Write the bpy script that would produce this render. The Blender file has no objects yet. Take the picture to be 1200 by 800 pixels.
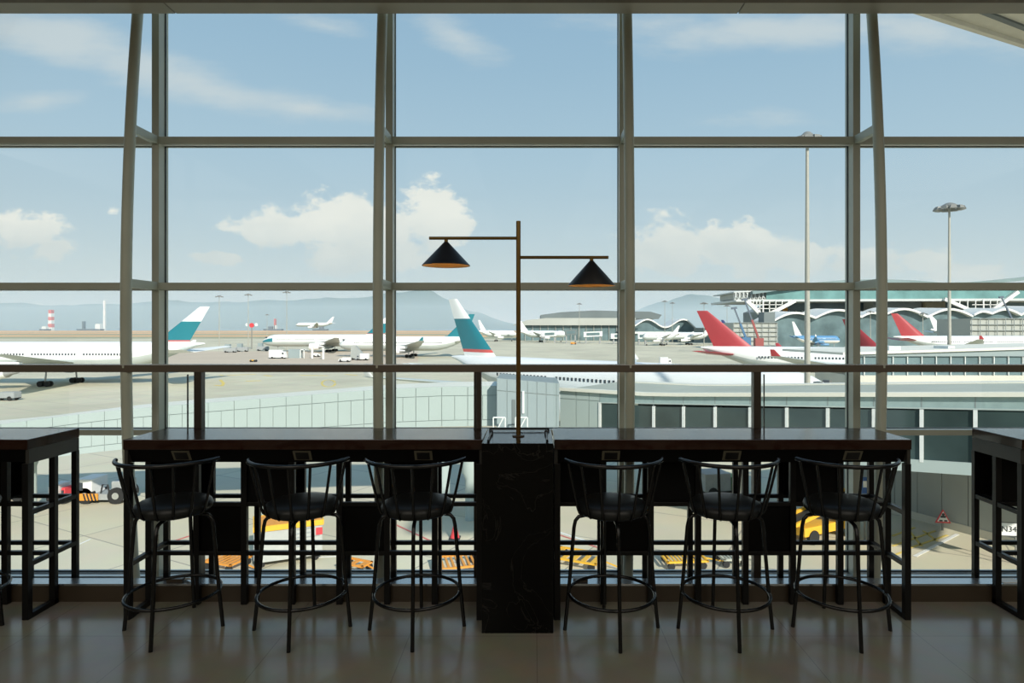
import bpy, math, random
from mathutils import Vector, Matrix
random.seed(7)
SC = bpy.context.scene
COL = SC.collection
PI = math.pi
R = math.radians

# ------------------------------------------------------------------ camera
F = 740.0                 # focal length in pixels of a 1200 px wide frame
CX, CY, EYE = 625.0, 384.0, 1.692
cam_d = bpy.data.cameras.new('camera')
cam = bpy.data.objects.new('camera', cam_d)
COL.objects.link(cam)
cam.location = (0, 0, EYE)
cam.rotation_euler = (R(90), 0, 0)
cam_d.sensor_width = 36
cam_d.lens = 36 * F / 1200
cam_d.shift_x = (600 - CX) / 1200
cam_d.shift_y = (CY - 400) / 1200
cam_d.clip_start = .05
cam_d.clip_end = 60000
SC.camera = cam

def PX(px, d): return (px - CX) * d / F
def PZ(py, d): return EYE - (py - CY) * d / F
GROUND = -11.8
def gz(d): return GROUND + .006 * (min(max(d, 120), 1000) - 120)

# ------------------------------------------------------------------ materials
MATS = {}
def mat(name, col, rough=.5, metal=0, spec=.5, var=.06, scale=3.0, emit=None, bump=0, coat=0):
    m = bpy.data.materials.new(name); m.use_nodes = True
    nt = m.node_tree; b = nt.nodes['Principled BSDF']
    b.inputs['Roughness'].default_value = rough
    b.inputs['Metallic'].default_value = metal
    b.inputs['Specular IOR Level'].default_value = spec
    if coat:
        b.inputs['Coat Weight'].default_value = coat
        b.inputs['Coat Roughness'].default_value = .15
    tc = nt.nodes.new('ShaderNodeTexCoord')
    n = nt.nodes.new('ShaderNodeTexNoise'); n.inputs['Scale'].default_value = scale; n.inputs['Detail'].default_value = 4
    nt.links.new(tc.outputs['Object'], n.inputs['Vector'])
    r = nt.nodes.new('ShaderNodeValToRGB')
    r.color_ramp.elements[0].position = .3; r.color_ramp.elements[1].position = .7
    r.color_ramp.elements[0].color = [max(c * (1 - var), 0) for c in col] + [1]
    r.color_ramp.elements[1].color = [min(c * (1 + var), 1) for c in col] + [1]
    nt.links.new(n.outputs['Fac'], r.inputs['Fac'])
    nt.links.new(r.outputs['Color'], b.inputs['Base Color'])
    if emit:
        b.inputs['Emission Color'].default_value = list(emit[0]) + [1]
        b.inputs['Emission Strength'].default_value = emit[1]
    if bump:
        bp = nt.nodes.new('ShaderNodeBump'); bp.inputs['Strength'].default_value = bump
        nt.links.new(n.outputs['Fac'], bp.inputs['Height']); nt.links.new(bp.outputs['Normal'], b.inputs['Normal'])
    MATS[name] = m
    return m

def s2l(r, g, b):
    f = lambda c: (c / 255 / 12.92) if c / 255 <= .04045 else ((c / 255 + .055) / 1.055) ** 2.4
    return (f(r), f(g), f(b))

mat('frame_metal', (.50, .52, .44), .3, 0, .5)
mat('tube_paint', (.52, .55, .46), .4, 0, .5)
mat('aluminium_sill', (.62, .64, .62), .28, .7)
mat('gasket', (.03, .035, .03), .6)
mat('black_metal', (.004, .004, .0045), .35, 0, .35)
mat('board_grey', (.034, .033, .029), .5)
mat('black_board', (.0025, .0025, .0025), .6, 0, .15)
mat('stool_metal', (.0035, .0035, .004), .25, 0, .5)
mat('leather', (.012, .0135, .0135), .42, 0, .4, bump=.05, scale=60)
mat('brass', (.20, .12, .035), .35, .75)
mat('dark_brass', (.10, .065, .03), .4, .6)
mat('shade_black', (.012, .012, .014), .45)
mat('shade_inside', (.85, .55, .22), .5)
mat('bulb', (1, .75, .4), .4, emit=((1, .62, .25), 9))
mat('rail_brown', (.125, .10, .075), .4, 0, .5)
mat('post_brown', (.05, .038, .029), .35, 0, .5)
mat('rail_highlight', (.5, .5, .48), .3, .5)
mat('socket_plate', (.13, .12, .085), .45)
mat('socket_dark', (.01, .01, .01), .4)
mat('curb_stone', (.06, .045, .03), .3)
mat('curb_top', (.55, .57, .58), .22, .85)
mat('ceiling_paint', (.16, .12, .08), .7)
mat('bulkhead', (.42, .38, .30), .5)
mat('wall_paint', (.20, .17, .13), .8)
mat('sill_dark', (.10, .11, .10), .5)
# outside
mat('white_paint', (.86, .86, .83), .35, var=.03, scale=.2)
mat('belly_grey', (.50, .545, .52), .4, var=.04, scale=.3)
mat('teal', s2l(42, 122, 133), .35, var=.04, scale=.3)
mat('red_tail', s2l(172, 66, 70), .35, var=.06, scale=.25)
mat('red_line', s2l(205, 95, 90), .4)
mat('blue_paint', s2l(95, 145, 185), .4)
mat('navy_paint', s2l(45, 60, 110), .4)
mat('window_dark', (.05, .06, .07), .2)
mat('engine_grey', (.35, .36, .36), .35, .2)
mat('tyre', (.02, .02, .02), .8)
mat('mast_paint', (.40, .385, .325), .4)
mat('mast_rust', (.50, .33, .22), .6)
mat('lamp_grey', (.22, .22, .20), .5)
mat('panel_pale', (.43, .50, .475), .35, var=.02, scale=.4)
mat('panel_joint', (.25, .29, .28), .6)
mat('panel_slate', (.29, .35, .355), .4, var=.03, scale=.4)
mat('roof_beige', (.80, .77, .66), .6, var=.05, scale=.25)
mat('roof_grey', (.45, .46, .38), .6, var=.08, scale=.25)
mat('glass_teal', (.33, .43, .42), .12, 0, .6)
mat('glass_dark', (.045, .07, .068), .07, 0, .8, var=.35, scale=.25)
mat('trim_white', (.75, .77, .74), .4)
mat('concrete_grey', (.36, .38, .36), .7, var=.08, scale=.3)
mat('concrete_pale', (.62, .60, .52), .8, var=.06, scale=.2)
mat('terminal_grey', (.42, .43, .39), .6, var=.06, scale=.05)
mat('terminal_dark', (.15, .18, .18), .5, var=.1, scale=.05)
mat('terminal_glass', (.13, .19, .20), .2, 0, .6, var=.3, scale=.12)
mat('terminal_teal', (.15, .30, .29), .25, 0, .6, var=.25, scale=.08)
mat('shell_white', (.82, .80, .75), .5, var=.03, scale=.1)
mat('steel_truss', (.58, .60, .58), .5)
mat('roof_teal', (.20, .27, .27), .4, var=.12, scale=.06)
mat('container_grey', (.46, .47, .44), .5)
mat('beige_block', (.55, .44, .28), .7)
mat('scaffold', (.34, .37, .36), .7, var=.15, scale=.3)
mat('crane_blue', s2l(70, 110, 145), .5)
mat('crane_red', s2l(150, 75, 72), .5)
mat('crane_dark', (.10, .13, .17), .5)
mat('yellow_paint', s2l(235, 180, 55), .5)
mat('orange_paint', s2l(225, 150, 60), .5)
mat('stripe_black', (.03, .03, .03), .6)
mat('red_mark', s2l(215, 70, 75), .5)
mat('green_paint', s2l(110, 170, 90), .5)
mat('blue_sign', s2l(60, 95, 150), .5)
mat('text_dark', (.03, .035, .04), .6)
mat('sign_white', (.78, .78, .74), .5)
mat('vehicle_grey', (.35, .37, .37), .5)
mat('line_yellow', s2l(226, 200, 110), .7)
mat('line_white', (.8, .8, .76), .7)
mat('hill', (.12, .16, .13), .9, var=.12, scale=.002)
mat('sea_water', (.18, .27, .30), .35, 0, .4, var=.05, scale=.01)
mat('pink_concrete', (.60, .49, .37), .9, var=.05, scale=.05)
mat('sand', (.74, .46, .24), .9, var=.10, scale=.01)
mat('land_green', (.36, .36, .24), .9, var=.1, scale=.01)
mat('hull_dark', (.12, .14, .17), .6)
mat('soffit', (.62, .56, .44), .6)

def wood(name, a, b, rough):
    m = bpy.data.materials.new(name); m.use_nodes = True; nt = m.node_tree; bs = nt.nodes['Principled BSDF']
    tc = nt.nodes.new('ShaderNodeTexCoord'); mp = nt.nodes.new('ShaderNodeMapping'); mp.inputs['Scale'].default_value = (.6, 14, 14)
    n = nt.nodes.new('ShaderNodeTexNoise'); n.inputs['Scale'].default_value = 4; n.inputs['Detail'].default_value = 6
    r = nt.nodes.new('ShaderNodeValToRGB'); r.color_ramp.elements[0].color = a + (1,); r.color_ramp.elements[1].color = b + (1,)
    r.color_ramp.elements[0].position = .35; r.color_ramp.elements[1].position = .7
    L = nt.links.new
    L(tc.outputs['Object'], mp.inputs['Vector']); L(mp.outputs['Vector'], n.inputs['Vector']); L(n.outputs['Fac'], r.inputs['Fac'])
    L(r.outputs['Color'], bs.inputs['Base Color']); bs.inputs['Roughness'].default_value = rough
    bs.inputs['Specular IOR Level'].default_value = .5
    MATS[name] = m
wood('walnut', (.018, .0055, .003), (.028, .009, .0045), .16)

def floor_material():
    m = bpy.data.materials.new('stone_tile'); m.use_nodes = True; nt = m.node_tree; bs = nt.nodes['Principled BSDF']; L = nt.links.new
    tc = nt.nodes.new('ShaderNodeTexCoord'); mp = nt.nodes.new('ShaderNodeMapping')
    mp.inputs['Location'].default_value = (-.019, -3.468 + .7, 0)
    br = nt.nodes.new('ShaderNodeTexBrick'); br.offset = 0; br.inputs['Scale'].default_value = 1
    br.inputs['Brick Width'].default_value = .7; br.inputs['Row Height'].default_value = .7
    br.inputs['Mortar Size'].default_value = .0028; br.inputs['Mortar Smooth'].default_value = .3
    br.inputs['Color1'].default_value = (.285, .27, .215, 1); br.inputs['Color2'].default_value = (.272, .257, .205, 1)
    br.inputs['Mortar'].default_value = (.20, .19, .152, 1)
    n = nt.nodes.new('ShaderNodeTexNoise'); n.inputs['Scale'].default_value = 5; n.inputs['Detail'].default_value = 8
    mx = nt.nodes.new('ShaderNodeMix'); mx.data_type = 'RGBA'; mx.blend_type = 'MULTIPLY'; mx.inputs['Factor'].default_value = .35
    L(tc.outputs['Object'], mp.inputs['Vector']); L(mp.outputs['Vector'], br.inputs['Vector']); L(tc.outputs['Object'], n.inputs['Vector'])
    L(br.outputs['Color'], mx.inputs[6]); L(n.outputs['Color'], mx.inputs[7]); L(mx.outputs[2], bs.inputs['Base Color'])
    bs.inputs['Roughness'].default_value = .18; bs.inputs['Specular IOR Level'].default_value = .55
    MATS['stone_tile'] = m
floor_material()

def marble_material():
    m = bpy.data.materials.new('black_marble'); m.use_nodes = True; nt = m.node_tree; bs = nt.nodes['Principled BSDF']; L = nt.links.new
    tc = nt.nodes.new('ShaderNodeTexCoord')
    n = nt.nodes.new('ShaderNodeTexNoise'); n.inputs['Scale'].default_value = 2.6; n.inputs['Detail'].default_value = 5; n.inputs['Distortion'].default_value = 1.6
    L(tc.outputs['Object'], n.inputs['Vector'])
    r = nt.nodes.new('ShaderNodeValToRGB'); e = r.color_ramp.elements
    e[0].position = .492; e[0].color = (.002, .002, .002, 1); e[1].position = .508; e[1].color = (.002, .002, .002, 1)
    k = r.color_ramp.elements.new(.5); k.color = (.016, .015, .014, 1)
    L(n.outputs['Fac'], r.inputs['Fac']); L(r.outputs['Color'], bs.inputs['Base Color'])
    bs.inputs['Roughness'].default_value = .15; bs.inputs['Specular IOR Level'].default_value = .2
    MATS['black_marble'] = m
marble_material()

def apron_material():
    m = bpy.data.materials.new('apron_concrete'); m.use_nodes = True; nt = m.node_tree; bs = nt.nodes['Principled BSDF']; L = nt.links.new
    tc = nt.nodes.new('ShaderNodeTexCoord')
    mp = nt.nodes.new('ShaderNodeMapping'); mp.inputs['Rotation'].default_value = (0, 0, R(28))
    br = nt.nodes.new('ShaderNodeTexBrick'); br.offset = 0; br.inputs['Scale'].default_value = 1
    br.inputs['Brick Width'].default_value = 7.5; br.inputs['Row Height'].default_value = 7.5; br.inputs['Mortar Size'].default_value = .05
    br.inputs['Color1'].default_value = (.73, .675, .50, 1); br.inputs['Color2'].default_value = (.69, .625, .46, 1); br.inputs['Mortar'].default_value = (.40, .37, .30, 1)
    n = nt.nodes.new('ShaderNodeTexNoise'); n.inputs['Scale'].default_value = .05; n.inputs['Detail'].default_value = 7
    n2 = nt.nodes.new('ShaderNodeTexNoise'); n2.inputs['Scale'].default_value = .4; n2.inputs['Detail'].default_value = 6
    rr = nt.nodes.new('ShaderNodeValToRGB'); rr.color_ramp.elements[0].position = .3; rr.color_ramp.elements[1].position = .65
    rr.color_ramp.elements[0].color = (.80, .80, .80, 1); rr.color_ramp.elements[1].color = (1, 1, 1, 1)
    mx = nt.nodes.new('ShaderNodeMix'); mx.data_type = 'RGBA'; mx.blend_type = 'MULTIPLY'; mx.inputs['Factor'].default_value = 1
    mx2 = nt.nodes.new('ShaderNodeMix'); mx2.data_type = 'RGBA'; mx2.blend_type = 'MULTIPLY'; mx2.inputs['Factor'].default_value = .12
    L(tc.outputs['Object'], mp.inputs['Vector']); L(mp.outputs['Vector'], br.inputs['Vector'])
    L(tc.outputs['Object'], n.inputs['Vector']); L(tc.outputs['Object'], n2.inputs['Vector']); L(n.outputs['Fac'], rr.inputs['Fac'])
    L(br.outputs['Color'], mx.inputs[6]); L(rr.outputs['Color'], mx.inputs[7])
    L(mx.outputs[2], mx2.inputs[6]); L(n2.outputs['Color'], mx2.inputs[7]); L(mx2.outputs[2], bs.inputs['Base Color'])
    bs.inputs['Roughness'].default_value = .85
    MATS['apron_concrete'] = m
apron_material()

def glass_material(name, tint, refl):
    m = bpy.data.materials.new(name); m.use_nodes = True; nt = m.node_tree; nt.nodes.clear(); L = nt.links.new
    o = nt.nodes.new('ShaderNodeOutputMaterial'); t = nt.nodes.new('ShaderNodeBsdfTransparent'); g = nt.nodes.new('ShaderNodeBsdfGlossy')
    mx = nt.nodes.new('ShaderNodeMixShader'); fr = nt.nodes.new('ShaderNodeFresnel'); mu = nt.nodes.new('ShaderNodeMath'); mu.operation = 'MULTIPLY'
    fr.inputs['IOR'].default_value = 1.45; mu.inputs[1].default_value = refl
    t.inputs['Color'].default_value = tint + (1,); g.inputs['Roughness'].default_value = 0
    L(fr.outputs[0], mu.inputs[0]); L(mu.outputs[0], mx.inputs[0]); L(t.outputs[0], mx.inputs[1]); L(g.outputs[0], mx.inputs[2]); L(mx.outputs[0], o.inputs[0])
    MATS[name] = m
glass_material('pane_glass', (.975, .985, .975), .1)
glass_material('rail_glass', (.985, .99, .985), .1)

# ------------------------------------------------------------------ mesh builder
class MB:
    def __init__(s): s.v = []; s.f = []; s.m = []
    def quad(s, *idx, m=0): s.f.append(tuple(idx)); s.m.append(m)
    def box(s, a, b, m=0):
        x0, x1 = sorted((a[0], b[0])); y0, y1 = sorted((a[1], b[1])); z0, z1 = sorted((a[2], b[2]))
        n = len(s.v)
        s.v += [(x0, y0, z0), (x1, y0, z0), (x1, y1, z0), (x0, y1, z0), (x0, y0, z1), (x1, y0, z1), (x1, y1, z1), (x0, y1, z1)]
        for q in ((0, 3, 2, 1), (4, 5, 6, 7), (0, 1, 5, 4), (1, 2, 6, 5), (2, 3, 7, 6), (3, 0, 4, 7)): s.quad(*[n + k for k in q], m=m)
        return s
    def hexa(s, bot, top, m=0):           # two matching rings of n points, capped
        n = len(s.v); k = len(bot)
        s.v += [tuple(p) for p in bot] + [tuple(p) for p in top]
        s.quad(*[n + k - 1 - i for i in range(k)], m=m); s.quad(*[n + k + i for i in range(k)], m=m)
        for i in range(k): s.quad(n + i, n + (i + 1) % k, n + k + (i + 1) % k, n + k + i, m=m)
        return s
    def slab(s, pts, y0, y1, m=0):         # polygon in x-z pushed from y0 to y1 (give it counter-clockwise as seen from -y)
        return s.hexa([(x, y1, z) for x, z in pts], [(x, y0, z) for x, z in pts], m)
    def plan(s, pts, z0, z1, m=0):         # polygon in x-y raised from z0 to z1
        return s.hexa([(x, y, z0) for x, y in pts], [(x, y, z1) for x, y in pts], m)
    def loft(s, rings, m=0, cap=True, mats=None, facem=None):
        n = len(s.v); k = len(rings[0])
        for r_ in rings: s.v += [tuple(p) for p in r_]
        for j in range(len(rings) - 1):
            for i in range(k):
                a = n + j * k + i; b = n + j * k + (i + 1) % k
                mm = mats[j] if mats else m
                if facem: mm = facem(j, i, mm)
                s.quad(a, b, b + k, a + k, m=mm)
        if cap:
            s.quad(*[n + k - 1 - i for i in range(k)], m=mats[0] if mats else m)
            e = n + (len(rings) - 1) * k
            s.quad(*[e + i for i in range(k)], m=mats[-1] if mats else m)
        return s
    def tube(s, path, r, n=10, m=0, closed=False):
        P = [Vector(p) for p in path]; rings = []; N = len(P)
        up = None
        for i, p in enumerate(P):
            if closed: t = (P[(i + 1) % N] - P[i - 1]).normalized()
            else: t = (P[min(i + 1, N - 1)] - P[max(i - 1, 0)]).normalized()
            if up is None:
                up = Vector((0, 0, 1)) if abs(t.z) < .9 else Vector((1, 0, 0))
            u = (up - t * up.dot(t)).normalized(); w = t.cross(u); up = u
            rr = r[i] if isinstance(r, (list, tuple)) else r
            rings.append([p + u * (rr * math.cos(2 * PI * k / n)) + w * (rr * math.sin(2 * PI * k / n)) for k in range(n)])
        if closed: rings.append(rings[0]); return s.loft(rings, m, cap=False)
        return s.loft(rings, m)
    def cyl(s, a, b, r0, r1=None, n=16, m=0):
        return s.tube([a, b], [r0, r0 if r1 is None else r1], n, m)
    def bar(s, a, b, w, h, m=0):           # rectangular bar between two points, h measured upwards
        a = Vector(a); b = Vector(b); t = (b - a).normalized()
        up = Vector((0, 0, 1)) if abs(t.z) < .99 else Vector((0, 1, 0))
        sd = t.cross(up).normalized(); u = sd.cross(t)
        q = [sd * (-w / 2) - u * (h / 2), sd * (w / 2) - u * (h / 2), sd * (w / 2) + u * (h / 2), sd * (-w / 2) + u * (h / 2)]
        return s.hexa([a + k for k in q], [b + k for k in q], m)
    def lathe(s, prof, c=(0, 0, 0), n=32, m=0, ax='z', mats=None, cap=True):
        rings = []
        for r_, h in prof:
            ring = []
            for k in range(n):
                a = 2 * PI * k / n; u, v = r_ * math.cos(a), r_ * math.sin(a)
                ring.append((c[0] + u, c[1] + v, c[2] + h) if ax == 'z' else (c[0] + h, c[1] + u, c[2] + v))
            rings.append(ring)
        return s.loft(rings, m, cap, mats)
    def build(s, name, mats, parent=None, loc=None, rot=0, smooth=False, bevel=0):
        me = bpy.data.meshes.new(name)
        me.from_pydata([tuple(v) for v in s.v], [], s.f)
        if isinstance(mats, str): mats = [mats]
        for k in mats: me.materials.append(MATS[k])
        me.polygons.foreach_set('material_index', s.m)
        import bmesh
        bm = bmesh.new(); bm.from_mesh(me); bmesh.ops.recalc_face_normals(bm, faces=bm.faces); bm.to_mesh(me); bm.free()
        if smooth:
            me.polygons.foreach_set('use_smooth', [True] * len(me.polygons)); me.set_sharp_from_angle(angle=R(42))
        me.update()
        o = bpy.data.objects.new(name, me); COL.objects.link(o)
        if parent: o.parent = parent
        if loc: o.location = loc
        if rot: o.rotation_euler.z = rot
        if bevel:
            b = o.modifiers.new('edge', 'BEVEL'); b.width = bevel; b.segments = 2; b.limit_method = 'ANGLE'; b.angle_limit = R(50)
        return o

def tag(o, label=None, cat=None, group=None, kind=None):
    if label: o['label'] = label
    if cat: o['category'] = cat
    if group: o['group'] = group
    if kind: o['kind'] = kind
    return o
def empty(name, loc, rot=0, label=None, cat=None, group=None, kind=None):
    o = bpy.data.objects.new(name, None); COL.objects.link(o); o.location = loc; o.rotation_euler.z = rot; o.empty_display_size = .2
    return tag(o, label, cat, group, kind)
def copy_tree(o, parent=None):
    c = o.copy(); COL.objects.link(c)
    if parent: c.parent = parent
    for ch in list(o.children): copy_tree(ch, c)
    return c
# ================================================================== THE ROOM
def struct(name, mb, m, parent=None, label=None, cat=None, **k):
    o = mb.build(name, m, parent, **k)
    o['kind'] = 'structure'
    return tag(o, label, cat)

ZC = 3.77
D_MUL, D_GL = 4.44, 4.53
XL, XR, YB = -8.0, 8.0, -6.0
struct('floor', MB().box((XL, YB, -.3), (XR, 3.96, 0)), 'stone_tile', label='polished beige stone tile floor of the lounge', cat='floor')
struct('ceiling', MB().box((XL, YB, ZC), (XR, 4.04, ZC + .25)).box((XL, 4.04, 4.62), (XR, 4.60, 4.9)), 'ceiling_paint', label='brown painted ceiling above the lounge', cat='ceiling')
struct('wall_back', MB().box((XL, YB - .2, 0), (XR, YB, ZC)), 'wall_paint', label='plain brown wall at the rear of the lounge', cat='wall')
struct('wall_left', MB().box((XL - .2, YB, 0), (XL, 4.60, 4.62)), 'wall_paint', label='plain side wall at the west end of the lounge', cat='wall')
struct('wall_right', MB().box((XR, YB, 0), (XR + .2, 4.60, 4.62)), 'wall_paint', label='plain side wall at the east end of the lounge', cat='wall')
struct('wall_front', MB().box((XL, 4.40, GROUND), (XR, 4.575, -.3)), 'wall_paint', label='outer wall of the storey below the windows', cat='wall')
# bulkhead that closes the top of the glazing
mb = MB()
for a, b in ((XL, -2.37), (-2.362, 1.35), (1.358, XR)):
    mb.box((a, 4.041, 3.772), (b, 4.182, 4.62))
struct('trim_1', mb, 'bulkhead', label='pale bulkhead strip along the top of the windows', cat='bulkhead')
# low stone curb with a pale top, and the sill behind it
mb = MB(); mb.box((XL, 3.902, -.05), (XR, 3.985, .1), 0); mb.box((XL, 3.898, .1), (XR, 3.988, .112), 1)
struct('trim_2', mb, ['curb_stone', 'curb_top'], label='low brown stone curb with a smooth grey top in front of the glazing', cat='curb')
mb = MB(); mb.box((XL, 3.96, -.3), (XR, 4.575, -.06), 0); mb.box((XL, 4.443, -.06), (XR, 4.57, -.055), 1)
struct('trim_3', mb, ['sill_dark', 'aluminium_sill'], label='sunken channel with a flat aluminium sill strip along the foot of the glazing', cat='sill')

# ------------------------------------------------------------------ curtain wall
MSP = 274 * D_MUL / F
MX = [PX(182, D_MUL) + MSP * k for k in range(-1, 5)]
MW = .05
TR_Z = [(EYE + 224 * D_MUL / F, EYE + 216 * D_MUL / F), (EYE + 53 * D_MUL / F, EYE + 45 * D_MUL / F), (EYE - 119.5 * D_MUL / F, EYE - 126 * D_MUL / F)]
mul_names = ['beyond the west edge of the seating', 'behind the first bar stool', 'behind the third bar stool', 'behind the fourth bar stool', 'behind the sixth bar stool', 'beyond the far bar counter']
for i, x in enumerate(MX):
    mb = MB(); mb.box((x - MW / 2, D_MUL, -.058), (x + MW / 2, D_MUL + .115, 4.62), 0)
    mb.box((x - MW / 2 - .004, D_MUL + .07, -.058), (x + MW / 2 + .004, D_MUL + .085, 4.62), 1)
    m_ = struct('trim_%d' % (i + 4), mb, ['frame_metal', 'gasket'], label='grey metal window mullion ' + mul_names[i], cat='mullion')
    # bowed steel mast in front of the mullion
    path = []
    for k in range(29):
        z = -.058 + k / 28 * 4.67
        g = max(0, 1 - ((z - 1.75) / 2.35) ** 2)      # bow, strongest around eye height
        path.append((x, D_MUL - (.16 + .16 * g), z))
    b_ = MB().tube(path, .0335, 18).build('bow_mast', 'tube_paint', m_, smooth=True)
    for z0, z1 in TR_Z[:2]:
        z = (z0 + z1) / 2; g = max(0, 1 - ((z - 1.75) / 2.35) ** 2); yb = D_MUL - (.16 + .16 * g)
        mb = MB(); mb.box((x - .018, yb + .02, z1 - .004), (x + .018, D_MUL - .001, z0 + .004))
        mb.build('bracket', 'tube_paint', m_, bevel=.002)
wn = ['at the west end of the room', 'behind the first and second stools', 'behind the lamp', 'behind the fourth to sixth stools', 'at the east end of the room']
for i in range(5):
    a, b = MX[i] + MW / 2, MX[i + 1] - MW / 2
    w = empty('window_%d' % (i + 1), ((a + b) / 2, D_MUL, 0), 0, 'tall glazed bay ' + wn[i], 'window', None, 'structure')
    h = (b - a) / 2
    for z0, z1 in TR_Z:
        mb = MB(); mb.box((-h, 0, z1), (h, .115, z0), 0); mb.box((-h, .07, z1 - .004), (h, .085, z0 + .004), 1); mb.box((-h, .018, z1 - .003), (h, .055, z1 - .0002), 2)  # last box: pale underside strip, light bounced from below put into its colour
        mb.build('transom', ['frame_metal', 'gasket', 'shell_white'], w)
    mb = MB(); mb.box((-h, .05, -.054), (h, .115, -.05), 0); mb.box((-h, .066, -.05), (h, .088, -.044), 1)
    mb.build('bottom_frame', ['aluminium_sill', 'gasket'], w)
    zs = [-.046, TR_Z[2][1], TR_Z[2][0], TR_Z[1][1], TR_Z[1][0], TR_Z[0][1], TR_Z[0][0], 4.61]
    for k in range(0, 8, 2):
        MB().box((-h, .073, zs[k]), (h, .081, zs[k + 1])).build('pane', 'pane_glass', w)

# ------------------------------------------------------------------ handrail
D_R = 4.09
root = empty('handrail', (0, D_R, 0), 0, 'long dark brown metal handrail on flat posts in front of the windows', 'handrail')
zt = EYE - 43 * D_R / F; zb = EYE - 52 * D_R / F
mb = MB(); mb.box((XL + .05, 0, zb), (XR - .05, .06, zt - .006), 0); mb.box((XL + .05, -.002, zt - .006), (XR - .05, .062, zt), 1)  # thin pale strip on top: the rail's highlight painted in as colour
mb.build('top_rail', ['rail_brown', 'rail_highlight'], root, bevel=.002)
for k in range(-3, 5):
    px = 231 + 328.5 * k
    x = PX(px, D_R)
    if abs(x) > 7: continue
    MB().box((x - .024, .004, -.06), (x + .024, .056, zb)).build('post', 'post_brown', root, bevel=.002)
    MB().box((x - .055, -.006, -.06), (x + .055, .066, -.045)).build('foot_plate', 'post_brown', root)

# ------------------------------------------------------------------ bar counters
Y0, YM, YK, YT = 3.65, 3.898, 4.045, 4.07       # front face, middle leg, back leg (front faces), back of the top
LEGW = .036
def counter(x0, x1, label, group='walnut bar counters along the windows', sockets=()):
    t = empty('bar_counter', (x0, Y0, 0), 0, label, 'bar counter', group)
    W = x1 - x0; n = 7; s = (W - LEGW) / n
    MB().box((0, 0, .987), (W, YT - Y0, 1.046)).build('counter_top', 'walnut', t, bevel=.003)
    mb = MB()                                            # inclined apron board and its end boards
    mb.hexa([(.004, .055, .905), (W - .004, .055, .905), (W - .004, .075, .905), (.004, .075, .905)],
            [(.004, .016, .986), (W - .004, .016, .986), (W - .004, .036, .986), (.004, .036, .986)])
    mb.build('apron', 'black_board', t)
    for xa in (.0, W - .02):
        MB().box((xa, .012, .905), (xa + .02, YT - Y0 - .004, .986)).build('end_board', 'board_grey', t)
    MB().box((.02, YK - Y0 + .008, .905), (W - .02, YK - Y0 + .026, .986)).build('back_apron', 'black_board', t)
    ys = (YM - Y0, YK - Y0)
    for j in (0, n):
        xa = j * s
        MB().box((xa, .004, .0), (xa + LEGW, .04, .905)).build('leg', 'black_metal', t, bevel=.002)
        MB().box((xa, .04, .0), (xa + LEGW, YM - Y0 - .006, .03)).build('foot_rail', 'black_metal', t, bevel=.002)
        for z in (.60, .30):
            MB().box((xa + .004, .04, z), (xa + LEGW - .004, YK - Y0, z + .028)).build('side_stretcher', 'black_metal', t, bevel=.002)
    for j in range(n + 1):
        xa = j * s
        MB().box((xa, ys[0] - .04, 0), (xa + LEGW, ys[0] - .008, .905)).build('leg', 'black_metal', t, bevel=.002)
        MB().box((xa, ys[1], -.06), (xa + LEGW * .9, ys[1] + .03, .905)).build('leg', 'black_metal', t, bevel=.002)
    for y in (ys[0] - .036, ys[1] + .002):
        for z in (.60, .30):
            MB().box((LEGW, y, z), (W - LEGW, y + .026, z + .025)).build('stretcher', 'black_metal', t, bevel=.002)
    for j, kind in enumerate('ULU.LU.'):
        xa, xb = j * s + LEGW, (j + 1) * s
        if kind == 'U':                                  # open box panel under the top
            mb = MB(); mb.box((xa, ys[0] - .02, .625), (xb, ys[0] - .008, .905)); mb.box((xa, ys[1] + .004, .625), (xb, ys[1] + .016, .905))
            mb.box((xa, ys[0] - .008, .625), (xb, ys[1] + .004, .637)); mb.build('upper_panel', 'black_board', t)
        elif kind == 'L':
            MB().box((xa, ys[0] - .02, .325), (xb, ys[0] - .008, .60)).build('lower_panel', 'black_board', t)
    for px in sockets:                                   # sloping power sockets set in the apron
        xs = PX(px, 3.675) - x0
        def P_(u, v, o): # u across, v down the slope, o outwards
            return (u, .0175 + v * .039 / .081 - o * .9, .982 - v * .9 * .95 - o * .43)
        w = .052
        mb = MB(); mb.hexa([P_(xs - w, .004, 0), P_(xs + w, .004, 0), P_(xs + w, .072, 0), P_(xs - w, .072, 0)],
                           [P_(xs - w, .004, .006), P_(xs + w, .004, .006), P_(xs + w, .072, .006), P_(xs - w, .072, .006)], 0)
        w2 = .037
        mb.hexa([P_(xs - w2, .014, .006), P_(xs + w2, .014, .006), P_(xs + w2, .064, .006), P_(xs - w2, .064, .006)],
                [P_(xs - w2, .014, .009), P_(xs + w2, .014, .009), P_(xs + w2, .064, .009), P_(xs - w2, .064, .009)], 1)
        mb.build('power_socket', ['socket_plate', 'socket_dark'], t)
    # clear glass screen along the back of the top, seams in line with the rail posts
    seams = [PX(231 + 328.5 * k, D_R) for k in range(-4, 6)]
    cuts = [x0] + [s_ for s_ in seams if x0 + .05 < s_ < x1 - .05] + [x1]
    for a, b_ in zip(cuts, cuts[1:]):
        MB().box((a - x0 + .003, 3.975 - Y0, 1.047), (b_ - x0 - .003, 3.984 - Y0, zb - .006)).build('glass_screen', 'rail_glass', t)
    for s_ in cuts[1:-1]:
        MB().box((s_ - x0 - .0026, 3.974 - Y0, 1.047), (s_ - x0 + .0026, 3.985 - Y0, zb - .006)).build('screen_seam', 'gasket', t)
    return t
xc0, xc1 = PX(144, Y0), PX(1068.5, Y0)
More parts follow.
